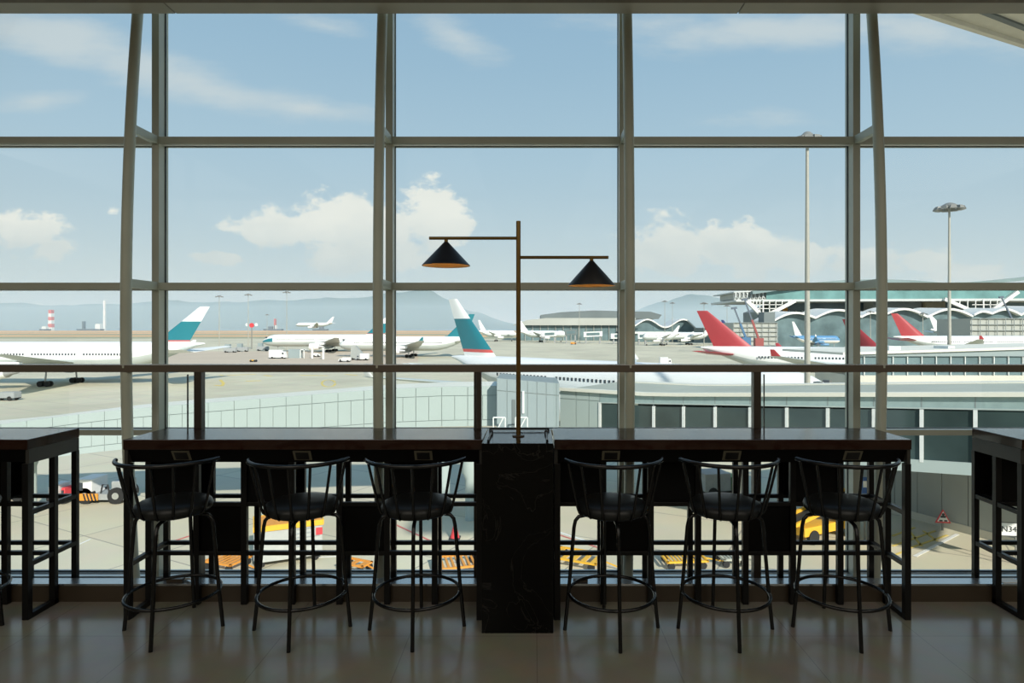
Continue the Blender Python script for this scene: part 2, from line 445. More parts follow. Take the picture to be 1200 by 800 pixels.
counter(xc0, PX(565.5, Y0), 'walnut topped bar counter before the first three stools, ending at the black marble block', sockets=(212, 354, 496))
counter(PX(649.5, Y0), xc1, 'walnut topped bar counter before the last three stools, starting at the black marble block', sockets=(716, 858, 1000))
counter(PX(32, Y0) - 2.08, PX(32, Y0), 'separate walnut topped bar counter cut off by the edge, beside the first stool')
counter(PX(1198, Y0), PX(1198, Y0) + 2.08, 'separate walnut topped bar counter beyond the sixth stool, cut off by the edge')

# ------------------------------------------------------------------ marble block with tray rail
bx0, bx1 = PX(564.5, 3.498), PX(648.5, 3.498)
t = empty('marble_pedestal', ((bx0 + bx1) / 2, 3.498, 0), 0, 'black veined marble block standing between the two counters', 'pedestal')
h = (bx1 - bx0) / 2
MB().box((-h, 0, 0), (h, .46, 1.052)).build('marble_body', 'black_marble', t, bevel=.002)
t = empty('tray_rail', ((bx0 + bx1) / 2, 3.56, 1.052), 0, 'low black metal guard rail lying on the marble block around the lamp base', 'tray rail')
mb = MB(); zz = .012
for a, b in (((-.165, -.03), (-.165, .25)), ((.165, -.03), (.165, .25)), ((-.185, .36), (.185, .36))):
    mb.cyl((a[0], a[1], zz), (b[0], b[1], zz), .0045, n=8)
mb.build('rail', 'black_metal', t, smooth=True)
for x, y in ((-.165, .25), (.165, .25)):
    MB().lathe([(.0001, 0), (.011, 0), (.011, .018), (.007, .024), (.0001, .025)], (x, y, 0), 14).build('knob', 'black_metal', t, smooth=True)
for x in (-.165, .165, -.18, .18):
    MB().lathe([(.0001, 0), (.007, 0), (.007, .013), (.0001, .014)], (x, .36 if abs(x) > .17 else -.02, 0), 10).build('foot', 'black_metal', t)

# ------------------------------------------------------------------ lamp
DL = 3.73
lx = PX(607.5, DL)
t = empty('table_lamp', (lx, DL, 1.052), 0, 'brass two-armed lamp with two black cone shades on the marble block', 'lamp')
lz = lambda py: PZ(py, DL) - 1.052
MB().lathe([(.0001, 0), (.036, 0), (.036, .006), (.018, .010), (.0001, .011)], n=28).build('base_disc', 'dark_brass', t, smooth=True)
MB().cyl((0, 0, .008), (0, 0, lz(259)), .0135, n=20).build('pole', 'brass', t, smooth=True)
for px0, py, cx, ay, by in ((503, 279, 522.8, 283.5, 311), (713, 301.5, 693.2, 305.5, 334.5)):
    xa = PX(px0, DL) - lx; xs = PX(cx, DL) - lx; z = lz(py)
    arm = MB().cyl((0, 0, z), (xa, 0, z), .0095, n=16).build('arm', 'brass', t, smooth=True)
    rr = 28.2 * DL / F; zt_, zb_ = lz(ay), lz(by)
    sh = MB(); k = 40
    sh.lathe([(.012, zt_), (rr, zb_), (rr, zb_ - .002), (rr - .004, zb_ - .001)], (xs, 0, 0), k, 0, cap=False)
    sh.lathe([(rr - .004, zb_ - .001), (.012, zt_ - .006), (.0001, zt_ - .006)], (xs, 0, 0), k, 1, cap=False)
    sh.lathe([(.0001, zt_ + .001), (.012, zt_)], (xs, 0, 0), k, 0, cap=False)
    so = sh.build('shade', ['shade_black', 'shade_inside'], t, smooth=True)
    MB().lathe([(.0001, 0), (.011, 0), (.011, .014), (.005, .016), (.005, z - zt_)], (xs, 0, zt_), 16).build('shade_fitter', 'brass', so, smooth=True)
    MB().lathe([(.0001, -.030), (.016, -.024), (.024, -.008), (.024, .004), (.012, .026), (.0001, .028)], (xs, 0, zb_ + .055), 20).build('bulb', 'bulb', so, smooth=True)

# ------------------------------------------------------------------ stools
def make_stool():
    t = empty('bar_stool', (0, 0, 0), 0)
    # cushion: a puffed round pad
    prof = [(.0001, .655), (.15, .652), (.178, .657), (.196, .672), (.201, .692), (.193, .711), (.170, .724), (.11, .731), (.0001, .733)]
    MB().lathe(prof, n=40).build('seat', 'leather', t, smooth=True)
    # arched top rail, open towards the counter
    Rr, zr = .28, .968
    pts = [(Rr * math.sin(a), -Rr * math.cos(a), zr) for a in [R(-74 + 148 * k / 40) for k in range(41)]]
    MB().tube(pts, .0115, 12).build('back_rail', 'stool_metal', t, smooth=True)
    for k in range(7):
        a = R(-69 + 23 * k)
        d = Vector((math.sin(a), -math.cos(a), 0))
        path = [d * .275 + Vector((0, 0, zr - .004)), d * .245 + Vector((0, 0, .83)), d * .213 + Vector((0, 0, .70)), d * .204 + Vector((0, 0, .676)), d * .188 + Vector((0, 0, .664))]
        MB().tube(path, .0075, 10).build('spindle', 'stool_metal', t, smooth=True)
    for k in range(4):
        a = k * PI / 2
        d = Vector((math.cos(a), math.sin(a), 0))
        path = [d * .06 + Vector((0, 0, .641)), d * .15 + Vector((0, 0, .641)), d * .185 + Vector((0, 0, .634)), d * .204 + Vector((0, 0, .612)), d * .212 + Vector((0, 0, .575)), d * .243 + Vector((0, 0, .205)), d * .264 + Vector((0, 0, 0))]
        MB().tube(path, .0105, 12).build('leg', 'stool_metal', t, smooth=True)
    MB().tube([(.240 * math.cos(2 * PI * k / 56), .240 * math.sin(2 * PI * k / 56), .205) for k in range(56)], .0092, 10, closed=True).build('foot_ring', 'stool_metal', t, smooth=True)
    MB().lathe([(.0001, .640), (.12, .640), (.12, .652), (.0001, .652)], n=28).build('seat_plate', 'stool_metal', t)
    return t
spots = [(-2.026, 3.568, 6, 'first black spindle-back bar stool, by the end of the counter next to the gap'),
         (-1.300, 3.565, 5, 'second black spindle-back bar stool, in front of the yellow-topped baggage container'),
         (-.655, 3.570, 5, 'third black spindle-back bar stool, first one before the marble block'),
         (.440, 3.560, 3, 'fourth black spindle-back bar stool, just past the marble block'),
         (1.080, 3.562, -1, 'fifth black spindle-back bar stool, between the stools beside marble block and counter end'),
         (1.732, 3.560, -5, 'sixth black spindle-back bar stool, at the counter end nearest the warning triangle'),
         (-3.285, 3.60, 0, 'black bar stool at the cut-off counter, only its foot in view')]
st = make_stool()
for i, (x, y, a, lab) in enumerate(spots):
    o = st if i == 0 else copy_tree(st)
    o.location = (x, y - .008, 0); o.rotation_euler.z = R(a)
    tag(o, lab, 'bar stool', 'bar stools along the counter')

# small things on the curb
def cable_box(px, w, lab):
    t = empty('cable_outlet', (PX(px, 3.945), 3.945, .112), 0, lab, 'cable outlet')
    MB().box((-w / 2, -.03, 0), (w / 2, .03, .022)).build('outlet_box', 'curb_stone', t, bevel=.003)
    return t
t = cable_box(207, .10, 'brown cable outlet box with tangled grey cord on the curb under the first stool')
pts = [(.03 + .035 * math.sin(k * .9) + .002 * k, .01 * math.cos(k * 1.3), .006 + .012 * abs(math.sin(k * .55))) for k in range(26)]
MB().tube([(x + .03, y, z) for x, y, z in pts], .004, 6).build('cord', 'aluminium_sill', t, smooth=True)
cable_box(680, .09, 'small brown outlet box on the curb under the fourth stool')
o = MB().plan([(-.06, -.035), (.05, -.03), (.06, .035), (-.05, .03)], 0, .004).build('paper_sheet', 'trim_white', None, (PX(1182, 3.945), 3.945, .112))
tag(o, 'white sheet of paper lying on the curb beside the cut-off counter', 'paper')
# ================================================================== OUTSIDE: the ground
mb = MB(); ys = [4.8, 120] + list(range(160, 1001, 60)) + [1000]; ys = sorted(set(ys))
XW = 2500
n0 = len(mb.v)
for y in ys: mb.v += [(-XW, y, gz(y)), (XW, y, gz(y))]
for i in range(len(ys) - 1): mb.quad(2 * i, 2 * i + 1, 2 * i + 3, 2 * i + 2)
apron = struct('apron_ground', mb, 'apron_concrete', label='pale concrete airport apron', cat='apron')
gland = lambda y: gz(1000) + .0032 * (y - 1000)
mb = MB()
for y0, y1, m in ((620, 700, 1), (700, 760, 0), (760, 800, 0), (800, 890, 1), (890, 1000, 0)):
    a, b = gz(y0) + .12, gz(y1) + .12
    mb.hexa([(-XW, y0, a - .1), (XW, y0, a - .1), (XW, y1, b - .1), (-XW, y1, b - .1)], [(-XW, y0, a), (XW, y0, a), (XW, y1, b), (-XW, y1, b)], m)
for y0, y1, m in ((1000, 1060, 1), (1060, 1500, 0)):
    a, b = gland(y0), gland(y1)
    mb.hexa([(-XW, y0, a - 1), (XW, y0, a - 1), (XW, y1, b - 1), (-XW, y1, b - 1)], [(-XW, y0, a), (XW, y0, a), (XW, y1, b), (-XW, y1, b)], m)
struct('reclaimed_land', mb, ['sand', 'land_green'], label='sandy strip of reclaimed land along the water', cat='land')
struct('sea', MB().box((-20000, 1480, -9), (20000, 16000, -6.2)), 'sea_water', label='hazy grey sea beyond the airfield', cat='sea')
# far hills
def hills(name, prof, d, depth, lab, seed):
    rnd = random.Random(seed); mb = MB(); N = 120; M = 10
    x0, x1 = prof[0][0], prof[-1][0]
    ph = [rnd.uniform(0, 6.28) for _ in range(6)]
    def top(px):
        for (a, ya), (b, yb) in zip(prof, prof[1:]):
            if a <= px <= b:
                f_ = (px - a) / (b - a); f_ = f_ * f_ * (3 - 2 * f_)
                return ya + (yb - ya) * f_
        return prof[-1][1]
    for j in range(M + 1):
        v = j / M
        for i in range(N + 1):
            px = x0 + (x1 - x0) * i / N
            hgt = max((CY - top(px)) * d / F, 5)
            w = sum(math.sin(px * .02 * (k + 1) * 1.7 + ph[k] + v * 3 * (k + 1)) / (k + 2) for k in range(6))
            prf = math.sin(v * PI) ** 1.1
            z = -6 + hgt * prf * (1 + .07 * w)
            mb.v.append((PX(px, d) + 60 * math.sin(v * 5 + i * .3), d - depth * .5 + depth * v, z))
    for j in range(M):
        for i in range(N):
            a = j * (N + 1) + i; mb.quad(a, a + 1, a + N + 2, a + N + 1)
    struct(name, mb, 'hill', label=lab, cat='hill', smooth=True)
hills('hill_island', [(-300, 356), (0, 354), (120, 357), (220, 351), (300, 353), (380, 349), (430, 346), (487, 340), (520, 350), (560, 364), (610, 378), (640, 383)], 5200, 2600, 'hazy island ridge across the water with a peak near the lamp', 3)
hills('hill_mainland', [(640, 383), (720, 366), (780, 351), (815, 345), (860, 351), (930, 361), (1060, 366), (1350, 362)], 6200, 2600, 'hazy hills rising behind the terminal buildings', 8)

# painted lines on the apron
def paint(name, path, w, m):
    mb = MB()
    for a, b in zip(path, path[1:]):
        a = Vector(a); b = Vector(b); t = (b - a).normalized(); s = Vector((-t.y, t.x)) * w / 2
        q = [a - s, b - s, b + s, a + s]
        mb.hexa([(p.x, p.y, gz(p.y) + .012) for p in q], [(p.x, p.y, gz(p.y) + .03) for p in q], 0)
    return mb.build(name, m, apron)
def GP(px, py):           # point on the level apron seen at this direction
    d = 740 * (EYE - GROUND) / (py - CY)
    return (PX(px, d), d)
for a, b, w in (((258, 441), (262, 441.5), .8), ((266, 441), (300, 440), 1.0), ((288, 447.5), (306, 447), 1.2), ((310, 441), (318, 442), 1.0), ((352, 441), (384, 441.5), 1.2), ((405, 440), (418, 441), 1.0)):
    paint('yellow_line', [GP(*a), GP(*b)], w, 'line_yellow')
paint('yellow_line', [GP(252, 452), GP(260, 453), GP(262, 450), GP(258, 446)], .7, 'line_yellow')
paint('yellow_line', [GP(385 + 8 * math.cos(k * .5), 450 + 4 * math.sin(k * .5)) for k in range(13)], .5, 'line_yellow')
paint('white_line', [GP(1072, 652), GP(1122, 626)], .22, 'line_white')
for a, b in (((1046, 640), (1096, 622)), ((1058, 645), (1110, 627)), ((1046, 628), (1072, 618)), ((1044, 652), (1060, 646)), ((1080, 640), (1064, 620)), ((1098, 634), (1082, 622))):
    paint('yellow_line', [GP(*a), GP(*b)], .16, 'line_yellow')
paint('white_line', [GP(650, 622), GP(706, 640)], .18, 'line_white')
paint('red_line', [GP(650, 625), GP(706, 643.5)], .12, 'red_line')
paint('white_line', [GP(88, 640), GP(106, 632)], .12, 'line_white')
paint('white_line', [GP(300, 657), GP(395, 652)], .12, 'line_white')
paint('red_line', [GP(464, 615), GP(505, 634)], .12, 'red_line')
paint('red_line', [GP(204, 634), GP(222, 628)], .14, 'red_line')

mb = MB()
for a, b, d0, d1 in ((190, 480, 205, 235), (190, 490, 235, 330)):
    mb.hexa([(PX(a, d0), d0, gz(d0) + .002), (PX(b, d0), d0, gz(d0) + .002), (PX(b, d1), d1, gz(d1) + .002), (PX(a, d1), d1, gz(d1) + .002)], [(PX(a, d0), d0, gz(d0) + .014), (PX(b, d0), d0, gz(d0) + .014), (PX(b, d1), d1, gz(d1) + .014), (PX(a, d1), d1, gz(d1) + .014)])
mb.build('pinkish_paving', 'pink_concrete', apron)
# ------------------------------------------------------------------ airliners
def foil(c, ch, th, dirn, up):
    c = Vector(c); d = Vector(dirn); u = Vector(up)
    return [c - d * (ch * f_) + u * (th * g) for f_, g in ((0, 0), (.08, .32), (.3, .5), (.65, .3), (1, .03), (1, -.03), (.65, -.3), (.3, -.5), (.08, -.32))]
def airliner(tailpx, d, heading, label, bands, L=64, rad=3.1, top=8.9, body='white_paint', belly='belly_grey', nose_band=None, wing_red=False, group='airliners on the apron', z=None, gear=True, finh=9.6, wtip='white_paint', fc=1.0):
    t = empty('airliner', (PX(tailpx, d), d, gz(d) if z is None else z), R(heading), label, 'airplane', group)
    zc = top - rad; k = L / 64
    bodymats = [body, belly, 'window_dark', nose_band or body]
    st_ = [(0, .05, .86), (.03, .17, .80), (.08, .38, .60), (.13, .60, .40), (.19, .82, .18), (.26, .97, .03), (.31, 1, 0), (.5, 1, 0), (.7, 1, 0), (.86, 1, 0), (.905, .97, -.01), (.94, .84, -.06), (.968, .62, -.14), (.988, .36, -.20), (.997, .15, -.23), (1, .02, -.24)]
    rings = []; n = 28
    for xf, rf, dz in st_:
        rings.append([(xf * L, rad * rf * math.sin(2 * PI * i / n), zc + dz * rad + rad * rf * math.cos(2 * PI * i / n)) for i in range(n)])
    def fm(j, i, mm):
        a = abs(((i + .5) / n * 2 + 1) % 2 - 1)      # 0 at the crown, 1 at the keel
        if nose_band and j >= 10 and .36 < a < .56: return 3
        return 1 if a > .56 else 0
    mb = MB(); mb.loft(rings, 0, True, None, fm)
    nw = int(L * .95)
    for sy in (-1, 1):
        for i in range(nw):
            x = L * .22 + i * (L * .66) / nw
            if i % 17 in (15, 16): continue
            mb.box((x, sy * rad * .985, zc + .28), (x + .32, sy * (rad * 1.004), zc + .72), 2)
    for sy in (-1, 1):
        mb.box((L * .955, sy * rad * .35, zc + rad * .42), (L * .966, sy * rad * .62, zc + rad * .62), 2)
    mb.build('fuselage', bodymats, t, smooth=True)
    # fin
    mats_ = []
    for b_ in bands:
        if b_[2] not in mats_: mats_.append(b_[2])
    mb = MB()
    for f0, f1, m in bands:
        rr = []
        for f_ in (f0, f1):
            le = (3.4 + 9.6 * fc) * k + (-1.0 + 2.7 * fc - 3.4 - 9.6 * fc) * f_ * k; te = 3.4 * k + (-1.0 - 3.4) * f_ * k
            rr.append(foil((le, 0, top - .5 + (finh + .5) * f_), le - te, .9 * (1 - .6 * f_), (1, 0, 0), (0, 1, 0)))
        mb.loft(rr, mats_.index(m))
    mb.build('tail_fin', mats_, t, smooth=True)
    for sy in (-1, 1):
        rr = [foil((9.5 * k, sy * .6, zc + .9), 7.5 * k, .7, (1, 0, 0), (0, 0, 1)), foil((1.6 * k, sy * 10.2 * k, zc + 1.9), 2.4 * k, .25, (1, 0, 0), (0, 0, 1))]
        MB().loft(rr).build('stabilizer', 'red_tail' if wing_red else body, t, smooth=True)
        rr = [foil((.60 * L, sy * rad * .5, zc - 1.5), 13 * k, 1.5, (1, 0, 0), (0, 0, 1)), foil((.47 * L, sy * 10 * k, zc - .5), 7.6 * k, .9, (1, 0, 0), (0, 0, 1)), foil((.30 * L, sy * 29 * k, zc + 1.8), 2.2 * k, .25, (1, 0, 0), (0, 0, 1))]
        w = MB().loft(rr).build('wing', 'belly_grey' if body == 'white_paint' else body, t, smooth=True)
        rr = [foil((.305 * L, sy * 29 * k, zc + 1.8), 1.9 * k, .2, (1, 0, 0), (0, 1, 0)), foil((.285 * L, sy * 29.4 * k, zc + 3.1), .8 * k, .1, (1, 0, 0), (0, 1, 0))]
        MB().loft(rr).build('winglet', 'red_tail' if wing_red else wtip, w, smooth=True)
        er = 1.75 * min(k, 1.05); ex = .50 * L; ey = sy * 9.8 * k
        mb = MB(); mb.lathe([(.35, -5.6), (.7, -4.2), (er * .72, -3.2), (er, -.8), (er, .3), (er * .9, 1.5), (er * .8, 1.5), (er * .75, .9), (.2, .85), (.0001, 1.3)], (ex + 3.6, ey, zc - 2.9), 26, 0, 'x', [2, 2, 0, 0, 0, 0, 1, 1, 1])
        e = mb.build('engine', [body, 'window_dark', 'engine_grey'], t, smooth=True)
        MB().hexa([(ex + 3.2, ey - .15, zc - 1.9), (ex + 3.2, ey + .15, zc - 1.9), (ex - 2.5, ey + .15, zc - 1.9), (ex - 2.5, ey - .15, zc - 1.9)],
                  [(ex + 2.2, ey - .15, zc - .8), (ex + 2.2, ey + .15, zc - .8), (ex - 3, ey + .15, zc - .9), (ex - 3, ey - .15, zc - .9)]).build('pylon', body, e)
    if gear:
        for x, y, r_ in ((.88 * L, 0, .5), (.46 * L, -5.0, .65), (.46 * L, 5.0, .65)):
            g = MB().cyl((x, y, r_), (x, y * .9, zc - rad * .7), .18, n=10).build('landing_gear', 'engine_grey', t)
            mb = MB()
            for dy in (-.45, .45):
                for dx in ((0,) if y == 0 else (-.8, .8)):
                    mb.cyl((x + dx, y + dy - .2, r_), (x + dx, y + dy + .2, r_), r_, n=16)
            mb.build('wheel_set', 'tyre', g)
    return t
TEAL = [(0, .06, 'white_paint'), (.06, .095, 'red_line'), (.095, .60, 'teal'), (.60, 1, 'white_paint')]
TEAL2 = [(0, .10, 'white_paint'), (.10, .15, 'red_line'), (.15, .66, 'teal'), (.66, 1, 'white_paint')]
RED = [(0, 1, 'red_tail')]
WHITE = [(0, 1, 'white_paint')]
airliner(240, 148, 180, 'white airliner with a teal tail band, running behind the first bowed mast', TEAL, L=73, rad=3.35, top=10.1, finh=8.2, fc=.74)
airliner(530, 110, -42, 'nearest white airliner with teal tail fin, stretching behind the brass lamp and the handrail', TEAL2, L=64, fc=.82)
airliner(821, 152, -22, 'large white airliner with bright red tail fin beyond the fifth stool', RED, L=60, rad=2.9, top=9.0, wing_red=True, finh=8.4, wtip='red_tail')
airliner(990, 205, -60, 'red-tailed airliner mostly hidden, its fin showing between window mullion and bowed mast', RED, L=60, rad=2.9, top=7.2, wing_red=True, finh=8.6)
airliner(1047, 250, -6, 'distant red-tailed white airliner, nose towards the scaffolded building', RED, L=60, rad=2.7, top=9.6, wing_red=True, finh=8.8)
airliner(1090, 345, -3, 'plain white airliner parked under the arched terminal roofs', WHITE, L=40, rad=3.0, top=11.6, finh=7.0)
airliner(929, 362, 0, 'small light blue airliner with white tail beside the tall light mast', WHITE, L=27, rad=2.2, top=7.6, body='blue_paint', belly='white_paint', finh=8)
airliner(846, 425, 0, 'dark blue tailed airliner peeking out behind the bright red tail fin', [(0, 1, 'navy_paint')], L=40, rad=2.4, top=8.5, finh=8.5)
airliner(458, 325, 180, 'white airliner with a teal stripe on its nose, parked beside the white truck', TEAL, L=66, nose_band='teal')
airliner(554, 272, 178, 'white airliner with big engines whose tail is hidden by the nearest teal fin', [(0, 1, 'teal')], L=58, wtip='teal')
airliner(561, 520, 2, 'small distant white airliner whose nose hides behind the brass lamp pole', WHITE, L=31, rad=2.7, top=9, finh=8.4)
airliner(608, 500, 2, 'small distant white airliner with its nose towards the boarding bridges', WHITE, L=38, rad=2.7, top=9, finh=8.4)
airliner(391, 700, 180, 'distant white airliner coming in low above the water', WHITE, L=42, rad=2.2, top=6, z=1.5, gear=False, finh=6.5)
airliner(836, 430, 178, 'white airliner parked at the terminal under the wavy roof', WHITE, L=36, rad=2.5, top=8.6, finh=6.0)
airliner(796, 415, 174, 'grey-white airliner parked among jet bridges beside the wide mullion', WHITE, L=24, rad=2.6, top=8.6, finh=4.6)

# ------------------------------------------------------------------ light masts
def mast(px, pytop, d, label, r=.32, heads=10, hr=2.3, lower='mast_paint', name='light_mast', group='floodlight masts on the apron'):
    z0 = gz(d); zt = PZ(pytop, d); x = PX(px, d)
    t = empty(name, (x, d, z0), 0, label, 'light mast', group)
    H = zt - z0
    MB().cyl((0, 0, 0), (0, 0, H * .45), r, r * .85, 18).build('mast_base', lower, t, smooth=True)
    MB().cyl((0, 0, H * .45), (0, 0, H), r * .8, r * .45, 16).build('mast_pole', 'mast_paint', t, smooth=True)
    MB().lathe([(.0001, -.15), (hr * .75, -.15), (hr * .75, .1), (hr * .3, .5), (.0001, .6)], (0, 0, H - .5), 20).build('lamp_ring', 'lamp_grey', t)
    for k in range(heads):
        a = 2 * PI * k / heads
        c = Vector((hr * math.cos(a), hr * math.sin(a), H - .75))
        dr = Vector((math.cos(a), math.sin(a), 0)); sd = Vector((-math.sin(a), math.cos(a), 0)); dn = Vector((0, 0, -1))
        q = lambda s: [c + sd * (s * .42) + dr * .35, c - sd * (s * .42) + dr * .35, c - sd * (s * .42) - dr * .35, c + sd * (s * .42) - dr * .35]
        MB().hexa([p + dn * .25 + dr * .2 for p in q(1.1)], [p + Vector((0, 0, .2)) for p in q(.7)]).build('floodlight', 'lamp_grey', t)
    return t
mast(946, 155, 60, 'tall pale floodlight mast, the nearest one, right behind the fifth and sixth stools', .30, 10, .95)
mast(1112.5, 238, 94, 'pale floodlight mast beside the distant red-tailed airliner', .30, 10, 1.55)
for px, py, d, lab in ((291, 344, 355, 'thin floodlight mast above the red and white marker'), (336, 341, 350, 'thin floodlight mast reaching the transom behind the white truck'), (257, 346, 345, 'thin floodlight mast next to the teal tail'),
                       (313, 368, 640, 'short distant floodlight mast in front of the barge'), (679, 355, 470, 'thin white mast in front of the low terminal'), (779, 352, 470, 'thin mast at the wavy roof, first of the pair'), (788, 354, 482, 'thin mast at the wavy roof, second of the pair'),
                       (825, 354, 330, 'dark floodlight mast just behind the top of the bright red tail'), (852, 357, 398, 'dark floodlight mast above the dark blue tail'), (1081.5, 366, 280, 'thin white pole beside the plain white airliner tail'), (1020, 364, 330, 'thin white pole next to the bowed mast')):
    mast(px, py, d, lab, .22, 6, 1.6)

# ------------------------------------------------------------------ link bridge on the left side
def bridge():
    d = 43.5
    prof = [(-60, 502), (0, 497), (110, 483), (160, 478), (290, 468), (450, 455.5), (520, 452.8), (583, 452)]
    top = lambda px: next(a[1] + (b[1] - a[1]) * (px - a[0]) / (b[0] - a[0]) for a, b in zip(prof, prof[1:]) if a[0] <= px <= b[0] + 1e-6)
    t = empty('link_bridge', (0, d, 0), 0, 'long pale panelled passenger bridge rising behind the first three stools', 'passenger bridge')
    lo = MB(); up = MB(); bk = MB(); rf = MB(); cp = MB(); uf = MB()
    xs = [-60 + 0.0 + i * 30.4 for i in range(22)]; xs = [x for x in xs if x < 570] + [583]
    for a, b in zip(xs, xs[1:]):
        xa, xb = PX(a, d) + .025, PX(b, d) - .025
        za, zb_ = PZ(top(a), d), PZ(top(b), d)
        up.slab([(xa, za - .62), (xb, zb_ - .62), (xb, zb_), (xa, za)], 0, .08)
        up.slab([(xa, za - 2.3), ((xa + xb) / 2 - .02, (za + zb_) / 2 - 2.3), ((xa + xb) / 2 - .02, (za + zb_) / 2 - .66), (xa, za - .66)], 0, .08)
        up.slab([((xa + xb) / 2 + .02, (za + zb_) / 2 - 2.3), (xb, zb_ - 2.3), (xb, zb_ - .66), ((xa + xb) / 2 + .02, (za + zb_) / 2 - .66)], 0, .08)
        up.slab([(xa, za - 2.75), (xb, zb_ - 2.75), (xb, zb_ - 2.34), (xa, za - 2.34)], 0, .08)
        xa -= .025; xb += .025
        bk.slab([(xa, za - 2.7), (xb, zb_ - 2.7), (xb, zb_ - .06), (xa, za - .06)], .05, .3)
        rf.slab([(xa, za - .25), (xb, zb_ - .25), (xb, zb_ - .05), (xa, za - .05)], .3, 4.3)
        uf.slab([(xa, za - 2.75), (xb, zb_ - 2.75), (xb, zb_ - 2.5), (xa, za - 2.5)], .3, 4.2)
        bk.slab([(xa, za - 2.7), (xb, zb_ - 2.7), (xb, zb_ - .06), (xa, za - .06)], 4.0, 4.3)
    up.build('side_panel', 'panel_pale', t); bk.build('inner_wall', 'panel_joint', t); rf.build('roof', 'roof_beige', t); uf.build('underside', 'concrete_grey', t)
    for px in (53, 320):
        x = PX(px, 47)
        z = PZ(top(px), d) - 2.75
        c = MB().lathe([(.33, gz(47) - 0), (.33, z - 1.0), (.5, z - .5), (.5, z)], (x, 2.2, 0), 24).build('support_column', 'panel_pale', t, smooth=True)
    return t
bridge()
# rotunda where the bridges meet
t = empty('bridge_rotunda', (0, 42, 0), 0, 'slate grey panelled box where the bridges meet behind the brass lamp', 'bridge rotunda')
d = 42
prof = [(582, 443), (655, 449)]
seg = [582, 594, 606, 618, 629, 640, 652, 655.5]
up = MB(); bk = MB()
for a, b in zip(seg, seg[1:]):
    xa, xb = PX(a, d) + .02, PX(b, d) - .02
    ya, yb = 443 + 6 * (a - 582) / 73, 443 + 6 * (b - 582) / 73
    up.slab([(xa, PZ(ya + 14, d)), (xb, PZ(yb + 14, d)), (xb, PZ(yb, d)), (xa, PZ(ya, d))], 0, .06)
    up.slab([(xa, PZ(530, d)), (xb, PZ(530, d)), (xb, PZ(yb + 15, d)), (xa, PZ(ya + 15, d))], 0, .06)
up.build('side_panel', 'panel_slate', t)
xa, xb = PX(582, d), PX(655.5, d)
bk.slab([(xa, PZ(530, d)), (xb, PZ(530, d)), (xb, PZ(449.6, d)), (xa, PZ(443.6, d))], .04, 5)
bk.build('core', 'panel_joint', t)
MB().slab([(PX(600, d), PZ(526, d)), (PX(604, d), PZ(526, d)), (PX(604, d), PZ(468, d)), (PX(600, d), PZ(468, d))], -.05, 0).build('door_leaf', 'terminal_dark', t)
MB().box((PX(612, d), -.12, PZ(484, d)), (PX(614.5, d), 0, PZ(458, d))).build('lamp_box', 'trim_white', t)
for px0 in (578, 604):   # service stairs at its foot
    mb = MB(); xa = PX(px0, 41); s = 41 / F
    mb.cyl((xa, -1, PZ(512, 41)), (xa + 12 * s, -1, PZ(489, 41)), .045, n=8); mb.cyl((xa, -1, PZ(489, 41)), (xa + 14 * s, -1, PZ(489, 41)), .045, n=8)
    mb.cyl((xa, -1, PZ(530, 41)), (xa, -1, PZ(489, 41)), .045, n=8); mb.cyl((xa + 14 * s, -1, PZ(530, 41)), (xa + 14 * s, -1, PZ(489, 41)), .045, n=8)
    mb.build('stair_railing', 'trim_white', t, smooth=True)
x = PX(551, 44.5)
c = MB().lathe([(.35, gz(44) - 0), (.35, PZ(560, 44.5)), (.6, PZ(552, 44.5)), (.6, PZ(530, 44.5))], (x, 2.4, 0), 22).build('support_leg', 'panel_pale', t, smooth=True)
for px in (505, 520):
    MB().box((PX(px, 44) - .45, 2.1, PZ(580, 44)), (PX(px, 44) + .38, 2.5, PZ(526, 44))).build('stair_tower_panel', 'panel_pale', t)

# ------------------------------------------------------------------ glazed gate corridor on the right
Pc = Vector((8.44, 44)); Dc = Vector((14.66, -11)); Nc = Vector((11, 14.66)).normalized()
def CT(px):
    q = (px - CX) / F
    return (44 * q - 8.44) / (14.66 + 11 * q)
def CP(t_, off, z): p = Pc + Dc * t_ + Nc * off; return (p.x, p.y, z)
zr = lambda t_: -3.05 + 1.175 * max(t_, 0) - .15 * max(-t_, 0)
t = empty('gate_corridor', (0, 0, 0), 0, 'long glazed gate corridor with a flat beige roof behind the last three stools', 'gate corridor')
def seg_box(mb, t0, t1, o0, o1, za, zb_, m=0):
    """za / zb_: functions of t for the lower and upper edge"""
    mb.hexa([CP(t0, o0, za(t0)), CP(t1, o0, za(t1)), CP(t1, o1, za(t1)), CP(t0, o1, za(t0))],
            [CP(t0, o0, zb_(t0)), CP(t1, o0, zb_(t1)), CP(t1, o1, zb_(t1)), CP(t0, o1, zb_(t0))], m)
tm = [CT(p) for p in (656, 703, 735, 766, 801, 838, 879, 922, 970, 1024, 1080, 1143, 1216, 1300, 1400)]
ta, tb = tm[0], tm[-1]
O = lambda dz: (lambda q: zr(q) + dz)
mb = MB()
NS = 14
for i in range(NS):
    a, b = ta + (tb - ta) * i / NS, ta + (tb - ta) * (i + 1) / NS
    seg_box(mb, a, b, -.25, .15, O(-.02), O(.22), 0)
    seg_box(mb, a, b, 9.0, 10.2, O(-.2), O(.10), 0)
    seg_box(mb, a, b, .15, 9.0, O(-.2), O(.02), 1)
mb.build('roof', ['roof_beige', 'roof_grey'], t)
mb = MB(); seg_box(mb, tm[1], tb, 0, .12, O(-.72), O(-.02)); mb.build('upper_glass_band', 'glass_teal', t)
for a, b in zip(tm[1:], tm[2:]):
    mb = MB(); seg_box(mb, a + .004, b - .004, .05, .10, O(-3.55), O(-.76)); mb.build('window_pane', 'glass_dark', t)
